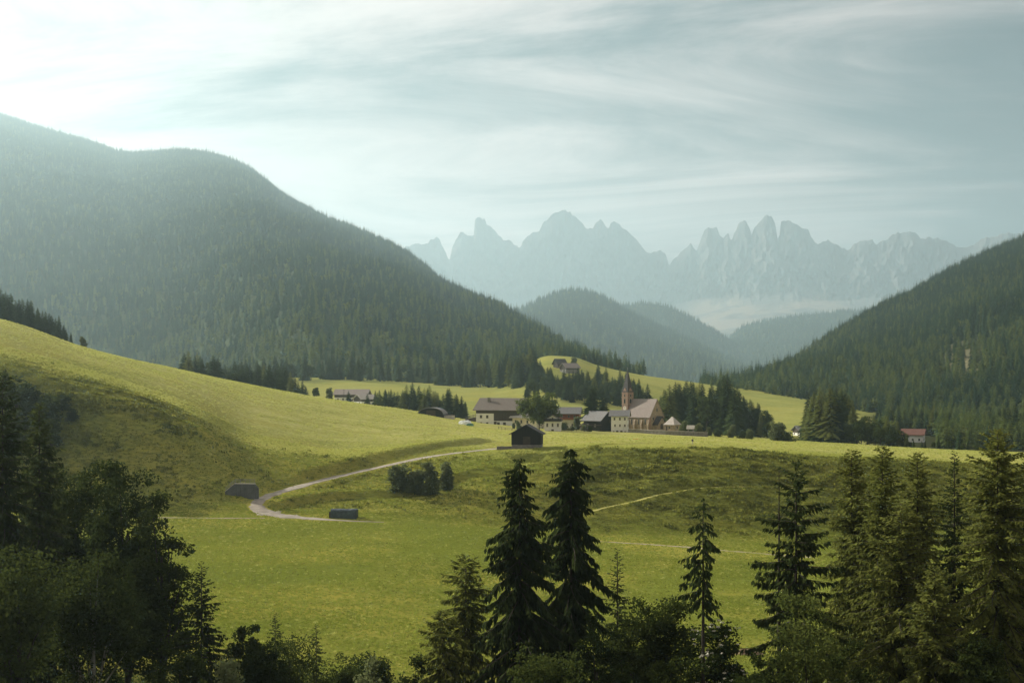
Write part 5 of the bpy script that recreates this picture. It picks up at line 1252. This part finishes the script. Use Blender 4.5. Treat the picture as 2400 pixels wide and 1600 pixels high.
# ------------------------------------------------------------------ near trees, each its own
def near_conifer(H, Rb, seed, per_m=10, t0=0.12, power=0.8, up=0.12, drop=0.55, tip=0.25, twig=0.75, tpl=15, spread=0.4, whorl=0.0, ragged=0.6, hang=1.0, keep=1.0, wk=0.15, lean=0.0, youth=1.0):
    """branches that sag from the stem with curtains of hanging twigs"""
    r = np.random.default_rng(seed)
    nb = int(per_m * H * (1 - t0))
    t = t0 + (1 - t0) * ((np.arange(nb) + r.random(nb)) / nb)
    if whorl:
        nw = max(3, int(H * (1 - t0) / whorl)); q = (t - t0) / (1 - t0) * nw
        t = t0 + (1 - t0) * (np.floor(q) + 0.5 + (q % 1 - 0.5) * 0.28 + r.normal(0, 0.05, nb)) / nw
        t = np.clip(t, t0, 0.995)
    if keep < 1: k = r.random(nb) < keep; t = t[k]; nb = len(t)
    az = np.arange(nb) * 2.39996 + r.normal(0, 0.5, nb)
    env = np.clip((t - t0) / 0.05, 0.45, 1.0)
    L = Rb * (1 - t) ** power * (1 - ragged / 2 + ragged * r.random(nb)) * env + 0.15
    ca, sa = np.cos(az), np.sin(az)
    young = youth * np.clip((t - 0.55) / 0.45, 0, 1)
    u_, d_ = up + 0.5 * young, drop * (1 - 0.75 * young) * r.uniform(0.7, 1.3, nb)
    swirl = r.normal(0, 0.18, nb)
    def curve(i, s):
        Lr = L[i]; rad = Lr * s * (1 - 0.12 * d_[i] * s); side = swirl[i] * Lr * s * s
        z = H * t[i] + Lr * (u_[i] * s - d_[i] * s ** 1.5 + tip * d_[i] * s ** 4)
        return np.stack([ca[i] * rad - sa[i] * side, sa[i] * rad + ca[i] * side, z], -1)
    ntw = np.maximum(4, (L * tpl * 1.15).astype(int)) if tpl else np.full(nb, 2); I = np.repeat(np.arange(nb), ntw); nT = len(I)
    s = 0.03 + 0.97 * r.random(nT) ** 0.9
    p = curve(I, s)
    out = np.stack([ca[I], sa[I], 0 * s], -1); sd_ = np.stack([-sa[I], ca[I], 0 * s], -1) * r.choice([-1, 1], nT)[:, None]
    hy = hang * (1 - 0.8 * young[I])
    d = out * r.uniform(0.1, 0.7, nT)[:, None] + sd_ * (spread * r.uniform(0.2, 1.6, nT))[:, None] + np.array([0, 0, -1.0]) * (hy * r.uniform(0.3, 1.2, nT))[:, None] + r.normal(0, 0.12, (nT, 3))
    d[:, 2] += 0.25 * young[I]
    d /= np.linalg.norm(d, axis=1)[:, None]
    ln = twig * r.uniform(0.45, 1.25, nT) * (0.35 + 0.65 * np.clip(L[I] / (0.6 * Rb), 0, 1)) * (1 - 0.45 * s)
    w = np.cross(d, r.normal(size=(nT, 3))); w /= np.linalg.norm(w, axis=1)[:, None] + 1e-9
    hw = (ln * wk + 0.02)[:, None]
    V = np.stack([p, p + d * (ln * 0.45)[:, None] + w * hw, p + d * ln[:, None], p + d * (ln * 0.45)[:, None] - w * hw], 1).reshape(-1, 3)
    F = np.arange(len(V)).reshape(-1, 4)
    # woody part: stem and branch axes
    tv, tf = trunk_np(H * 0.985, 0.0105 * H + 0.03, 0.02, 8, lean, seed)
    bs = np.linspace(0, 1, 5); bi = np.arange(nb)
    rings = []
    for q in bs:
        c = curve(bi, np.full(nb, q)); rw = (0.012 * L + 0.012) * (1 - 0.85 * q)
        rings.append(np.stack([c + np.stack([0 * rw, 0 * rw, rw], -1), c + np.stack([-sa * rw, ca * rw, -0.5 * rw], -1), c - np.stack([-sa * rw, ca * rw, 0.5 * rw], -1)], 1))
    G = np.stack(rings, 1)                        # nb,5,3,3
    BV = G.reshape(-1, 3); base = (np.arange(nb) * 15)[:, None, None] + (np.arange(4) * 3)[None, :, None]
    fs = []
    for k in range(3):
        k2 = (k + 1) % 3
        fs.append(np.concatenate([base + k, base + k2, base + 3 + k2, base + 3 + k], -1).reshape(-1, 4))
    return (V, F), join_np((tv, tf), (BV, np.vstack(fs)))
def near(kind, px, top, Y, Rb, seed, label, name=None, zoff=0.0, **kw):
    x = (px - 1200) / FPX * Y; z = gz(x, Y) - 0.15; H = zpy(Y, top) - z
    name = name or {'spruce': 'spruce_tree', 'larch': 'larch_tree'}[kind]
    (v, f), (tv, tf) = near_conifer(H, Rb * 1.55, seed, **kw)
    r = empty(name, (x, Y, z)); tag(r, label, 'tree')
    link('trunk', mesh_np('trunk', tv, tf, [M['bark']]), r)
    if len(f): link('crown', mesh_np('crown', v, f, [M['spruce_near' if kind == 'spruce' else kind]]), r)
    return r
def nearb(px, top, Y, Rc, seed, label, mat='leaf', name='broadleaf_tree', z0=0.25, n=120, per=90, size=0.24, cr=0.26, bark='bark', blossom=0, lobes=6, nl=14):
    x = (px - 1200) / FPX * Y; z = gz(x, Y) - 0.15; H = zpy(Y, top) - z
    Rc *= 1.3; per = int(per * 1.15)
    r = empty(name, (x, Y, z)); tag(r, label, 'shrub' if name == 'shrub' else 'tree')
    for pn, me in broad(seed, H, Rc, H * z0, n, per, size, cr, mat, bark, lobes, nl, shrub=(name == 'shrub'), blossom=blossom): link(pn, me, r)
    return r
# middle group
near('spruce', 1218, 1068, 112, 3.5, 201, 'tall drooping spruce, left of the two biggest in front of the barn', per_m=13, drop=0.85, twig=1.15, tpl=18, hang=1.8, power=0.62, youth=0.4, spread=0.35, ragged=1.0, keep=0.8)
near('spruce', 1338, 1047, 118, 3.0, 202, 'tallest slim spruce below the dark house, right of the other big one', per_m=12, drop=0.95, twig=1.2, tpl=18, hang=1.9, power=0.5, ragged=1.15, youth=0.4, spread=0.33, keep=0.78)
near('spruce', 1447, 1285, 122, 2.1, 203, 'young spruce right of the two big drooping ones', per_m=11, drop=0.5, twig=0.6, tpl=16, keep=0.8, ragged=0.9)
near('larch', 1092, 1302, 120, 2.9, 204, 'weeping larch leaning against the left side of the big spruce', per_m=12, drop=0.95, twig=0.9, tpl=20, hang=1.6, power=0.5, spread=0.3, wk=0.11)
near('larch', 1038, 1432, 116, 2.6, 205, 'lower weeping larch below the first one', per_m=12, drop=0.9, twig=0.9, tpl=20, hang=1.5, power=0.5, spread=0.3, wk=0.11)
nearb(1532, 1400, 118, 3.0, 206, 'round leafy tree right of the young spruce')
nearb(1478, 1452, 112, 2.4, 207, 'smaller leafy tree between the young spruce and the round one')
near('spruce', 1648, 1163, 108, 1.75, 208, 'thin spruce with long bare trunk standing alone over the meadow', per_m=13, t0=0.64, drop=0.9, twig=0.85, tpl=13, keep=0.5, ragged=1.2, power=0.45, hang=1.8, youth=0.5, spread=0.3)
nearb(1690, 1468, 110, 2.8, 209, 'shrub with white blossom below the thin spruce', name='shrub', z0=0.1, blossom=260)
near('spruce', 1866, 1078, 112, 3.7, 210, 'open spruce with shelf-like branches right of the meadow', per_m=9, up=-0.02, drop=0.42, tip=0.5, twig=0.95, tpl=18, spread=0.3, hang=1.6, power=0.62, ragged=1.1, keep=0.8)
near('spruce', 1826, 1093, 113, 0.7, 211, 'dead bare spire of a tree beside the open spruce', per_m=5, tpl=0, twig=0.12, t0=0.3, drop=0.3, hang=0.6)
nearb(1905, 1392, 100, 2.6, 212, 'pale leafy tree in front of the open spruce', mat='leaf_mid', per=80, size=0.19, n=130)
LK = dict(per_m=15, drop=0.65, twig=0.85, tpl=20, hang=1.1, spread=0.6, power=0.55, ragged=0.9, wk=0.12)
near('larch', 1996, 1055, 124, 2.7, 213, 'feathery larch, first of the row right of the open spruce', **LK)
near('larch', 2068, 1047, 117, 3.2, 214, 'feathery larch, second and tallest of the row of three', **LK)
near('larch', 2150, 1062, 126, 2.9, 215, 'feathery larch, third of the row beside the dark spruce', **LK)
near('larch', 2112, 1180, 106, 3.4, 216, 'lower bushy larch in front of the row of three', **LK)
near('spruce', 2237, 1060, 120, 3.2, 217, 'dark pointed spruce between the larches', per_m=12, drop=0.45, twig=0.7, tpl=17)
near('larch', 2338, 1006, 106, 4.0, 218, 'big larch filling the right picture edge', **LK)
near('spruce', 2412, 1040, 112, 3.6, 219, 'dark spruce cut by the right picture edge', per_m=12, drop=0.5, twig=0.8, tpl=16)
nearb(2275, 1480, 98, 2.6, 220, 'leafy shrub at the foot of the big edge larch', name='shrub', z0=0.1)
nearb(2010, 1500, 96, 2.4, 221, 'leafy shrub below the larch row', name='shrub', z0=0.1)
near('larch', 2190, 1330, 100, 2.8, 235, 'low larch in front of the dark pointed spruce', **LK)
# left group
nearb(172, 1042, 142, 4.8, 222, 'tallest crown of the leafy trees at the left edge', n=220, per=110, size=0.27, cr=0.20, z0=0.08, lobes=8)
nearb(300, 1078, 136, 4.2, 223, 'second leafy tree from the left edge, rounded crown', n=200, per=110, size=0.27, cr=0.21, z0=0.08, lobes=7)
nearb(380, 1140, 131, 2.8, 224, 'rightmost slim leafy tree of the left group against the meadow', n=160, per=100, size=0.25, cr=0.24, z0=0.08)
nearb(215, 1290, 112, 3.6, 225, 'lower leafy tree with pale trunk in front of the left group', n=150, per=100, size=0.22, bark='birch_bark', z0=0.30)
near('spruce', 6, 875, 122, 3.4, 226, 'tall dark spruce cut by the left picture edge', per_m=12, drop=0.7, twig=0.9, tpl=16, hang=1.3, power=0.6)
near('spruce', 92, 945, 128, 3.2, 227, 'dark spruce beside the one at the left edge', per_m=12, drop=0.7, twig=0.9, tpl=16, hang=1.3, power=0.6)
nearb(40, 1240, 104, 3.8, 228, 'dark leafy tree low at the left edge', n=150, per=100, size=0.24, z0=0.2)
near('spruce', 472, 1318, 126, 2.9, 229, 'small pointed spruce right of the left leafy group', per_m=13, t0=0.04, up=0.2, drop=0.5, twig=0.6, tpl=18, power=0.8, ragged=0.6)
nearb(578, 1462, 134, 1.7, 230, 'slim young leafy tree right of the small pointed spruce', n=70)
near('spruce', 645, 1437, 138, 1.7, 231, 'little spruce tip rising from the shrubs at the bottom', per_m=12, t0=0.05, twig=0.5, tpl=16)
near('spruce', 741, 1462, 142, 1.2, 232, 'tiniest spruce tip above the bottom shrubs', per_m=12, t0=0.05, twig=0.45, tpl=16)
for i, (px, top, Y, Rc, mat, lab) in enumerate(((680, 1478, 134, 3.0, 'leaf', 'dark rounded shrub around the little spruce tip'), (610, 1500, 128, 2.0, 'leaf', 'dark shrub left of the little spruce tip'), (545, 1545, 108, 1.9, 'leaf_light', 'silvery shrub at the foot of the pointed spruce'), (800, 1530, 140, 2.6, 'leaf', 'dark shrub right of the tiniest spruce tip'),
        (870, 1512, 146, 2.4, 'leaf', 'dark wide shrub at the lower meadow rim'), (868, 1540, 112, 1.7, 'leaf_light', 'pale shrub in the middle of the bottom edge'), (955, 1535, 116, 2.2, 'leaf', 'green shrub left of the lower weeping larch'), (1400, 1440, 108, 2.6, 'leaf', 'leafy shrub between the slim spruce and the young one'), (1290, 1500, 100, 2.6, 'leaf', 'leafy shrub under the two big drooping spruces'), (1590, 1540, 108, 2.2, 'leaf', 'shrub below the round leafy tree'), (1785, 1530, 104, 2.2, 'leaf', 'shrub under the open spruce'), (420, 1480, 118, 2.2, 'leaf', 'dark shrub between the leafy group and the pointed spruce'))):
    nearb(px, top, Y, Rc, 300 + i, lab, mat=mat, name='shrub', z0=0.12, n=80, per=80, size=0.2)
# undergrowth under and between them
rg = np.random.default_rng(77); n = 360
uy = rg.uniform(88, 168, n); ux = (rg.uniform(-250, 2650, n) - 1200) / FPX * uy
uz = ground(ux, uy); ur = rg.uniform(0.9, 2.0, n)
v, f = leaf_cloud(np.column_stack([ux, uy, uz + ur * 0.5]), ur, 50, 0.34, 78)
tag(link('undergrowth', mesh_np('undergrowth', v, f, [M['leaf']])), 'low leafy undergrowth on the wooded slope at the bottom', 'undergrowth', kind='stuff')

# the wood that closes the valley on the right, behind the plateau
rg = np.random.default_rng(91); n = 1500
wy = rg.uniform(660, 1150, n); wu = rg.uniform(2010, 2700, n)
k = (wu > 2060 + 0.25 * (wy - 660) * 0) & ~((np.abs(wu - 2141) < 45) & (wy < 830)) & ~((wu < 2200) & (wy < 800)) & ~((wu < 2110) & (wy > 930))
wy, wu = wy[k], wu[k]; wx = (wu - 1200) / FPX * wy
p = np.column_stack([wx, wy, ground(wx, wy) - 0.4])
scatter('forest', p, kinds_for(p, 9, 0.2, 0.08), 0.45 + 0.4 * rg.random(len(p)), 'dark mixed wood filling the valley past the red-roofed house', seed=9)

# ------------------------------------------------------------------ grass
def grass_blades(seed, n, h, sp):
    r = np.random.default_rng(seed); a = r.random(n) * 6.28; q = r.random(n) ** 0.5 * sp
    bx, by = q * np.cos(a), q * np.sin(a); hh = h * r.uniform(0.5, 1.15, n); lean = r.normal(0, 0.35, (n, 2)) * hh[:, None]
    b = r.random(n) * 6.28; w = 0.05 + 0.05 * r.random(n)
    V = np.stack([np.stack([bx - w * np.cos(b), by - w * np.sin(b), 0 * b - 0.03], -1), np.stack([bx + w * np.cos(b), by + w * np.sin(b), 0 * b - 0.03], -1), np.stack([bx + lean[:, 0], by + lean[:, 1], hh], -1)], 1).reshape(-1, 3)
    return V, np.arange(3 * n).reshape(-1, 3)
M['tuft'] = foliage('grass_blades', (0.120, 0.160, 0.027), (0.225, 0.262, 0.055), 0.45, 0.03, 0.022)
M['hay'] = foliage('hay_stems', (0.260, 0.290, 0.070), (0.400, 0.410, 0.135), 0.45, 0.03, 0.02)
M['tuft_dark'] = foliage('rank_grass', (0.075, 0.098, 0.022), (0.215, 0.225, 0.050), 0.42, 0.03, 0.16)
PROTO_TREES = PROTO
PROTO = [grass_blades(1, 12, 0.34, 0.40), grass_blades(2, 14, 0.42, 0.5), grass_blades(3, 10, 0.5, 0.45), grass_blades(4, 12, 0.5, 0.5), leaf_cloud([(0, 0, 0.15)], [0.32], 7, 0.26, 5, 0.6)]
rg = np.random.default_rng(55)
def field(n, y0, y1, wf):
    y = np.sqrt(rg.uniform(y0 ** 2, y1 ** 2, n)); x = (rg.uniform(-120, 2520, n) - 1200) / FPX * y
    u = 1200 + FPX * x / y
    k = rg.random(n) < wf(x, y, u); x, y = x[k], y[k]
    d, _, _, _ = seg_dist(x, y, road_P); k = d > 2.6
    x, y = x[k], y[k]
    for T in (TRACK_L, TRACK_R, ledge_P):
        d, _, _, _ = seg_dist(x, y, T); k = d > 0.9; x, y = x[k], y[k]
    return x, y
x1, y1_ = field(210000, 172, 345, lambda x, y, u: np.clip(0.65 + 1.5 * fbm(x / 9, y / 9, 3), 0.1, 1))
x2, y2_ = field(120000, 340, 415, lambda x, y, u: np.clip(0.75 + 1.6 * fbm(x / 5, y / 3, 3), 0.05, 1))
x3, y3_ = field(90000, 400, 640, lambda x, y, u: np.clip(0.6 + 1.4 * fbm(x / 12, y / 9, 3), 0.1, 1) * ((y < 600) | (u < 1250)))
x_, y_ = np.concatenate([x1, x2, x3]), np.concatenate([y1_, y2_, y3_])
u_ = 1200 + FPX * x_ / y_
vill = (y_ > 540) & (u_ > 1120) & (u_ < 1660); x_, y_, u_ = x_[~vill], y_[~vill], u_[~vill]
q = rg.random(len(x_))
soft = 14 * fbm(x_ / 8, y_ / 8, 3) + rg.normal(0, 3.0, len(x_))
bank = (y_ + soft > 348) & (y_ + soft < 396) & (rg.random(len(x_)) < np.clip((np.abs(u_ - 850) - 330) / 260, 0.12, 0.9))
kd = np.where(bank, np.where(q < 0.55, 4, 2), np.where(y_ + soft > 392, np.where(q < 0.75, 3, 1), np.where(q < 0.1, 4, np.where(q < 0.13, 3, np.where(q < 0.6, 0, 1)))))
p = np.column_stack([x_, y_, ground(x_, y_)])
tuss = bank & (kd == 4) & (fbm(x_ / 8 + 2, y_ / 2.6, 3, 0.6) > 0.06)
sc = rg.uniform(0.55, 1.15, len(p)) * np.where(tuss, 2.3, 1.0) * np.where(bank, 0.95, np.where(y_ < 345, 0.6, 0.62))
PM = [0, 0, 2, 1, 2]
scatter('grass', p, kd, sc, 'meadow grass, hay and rank bank grass of the fields', mats=('tuft', 'hay', 'tuft_dark'), seed=6, pm=PM)
HAZE_D, HAZE_G = 0.74e-4, 0.64

# ------------------------------------------------------------------ haze
mh, nth, outh = new_mat('valley_haze')
pv = nth.nodes.new('ShaderNodeVolumePrincipled')
pv.inputs['Color'].default_value = (0.68, 0.915, 1.0, 1); pv.inputs['Density'].default_value = HAZE_D; pv.inputs['Anisotropy'].default_value = HAZE_G
nth.links.new(pv.outputs[0], outh.inputs['Volume'])
hz = MB().box(-9000, 10500, -320, 18200, -40, 2120).build('haze', mh)
tag(hz, 'thin sunlit morning haze filling the whole valley', 'haze', kind='stuff')
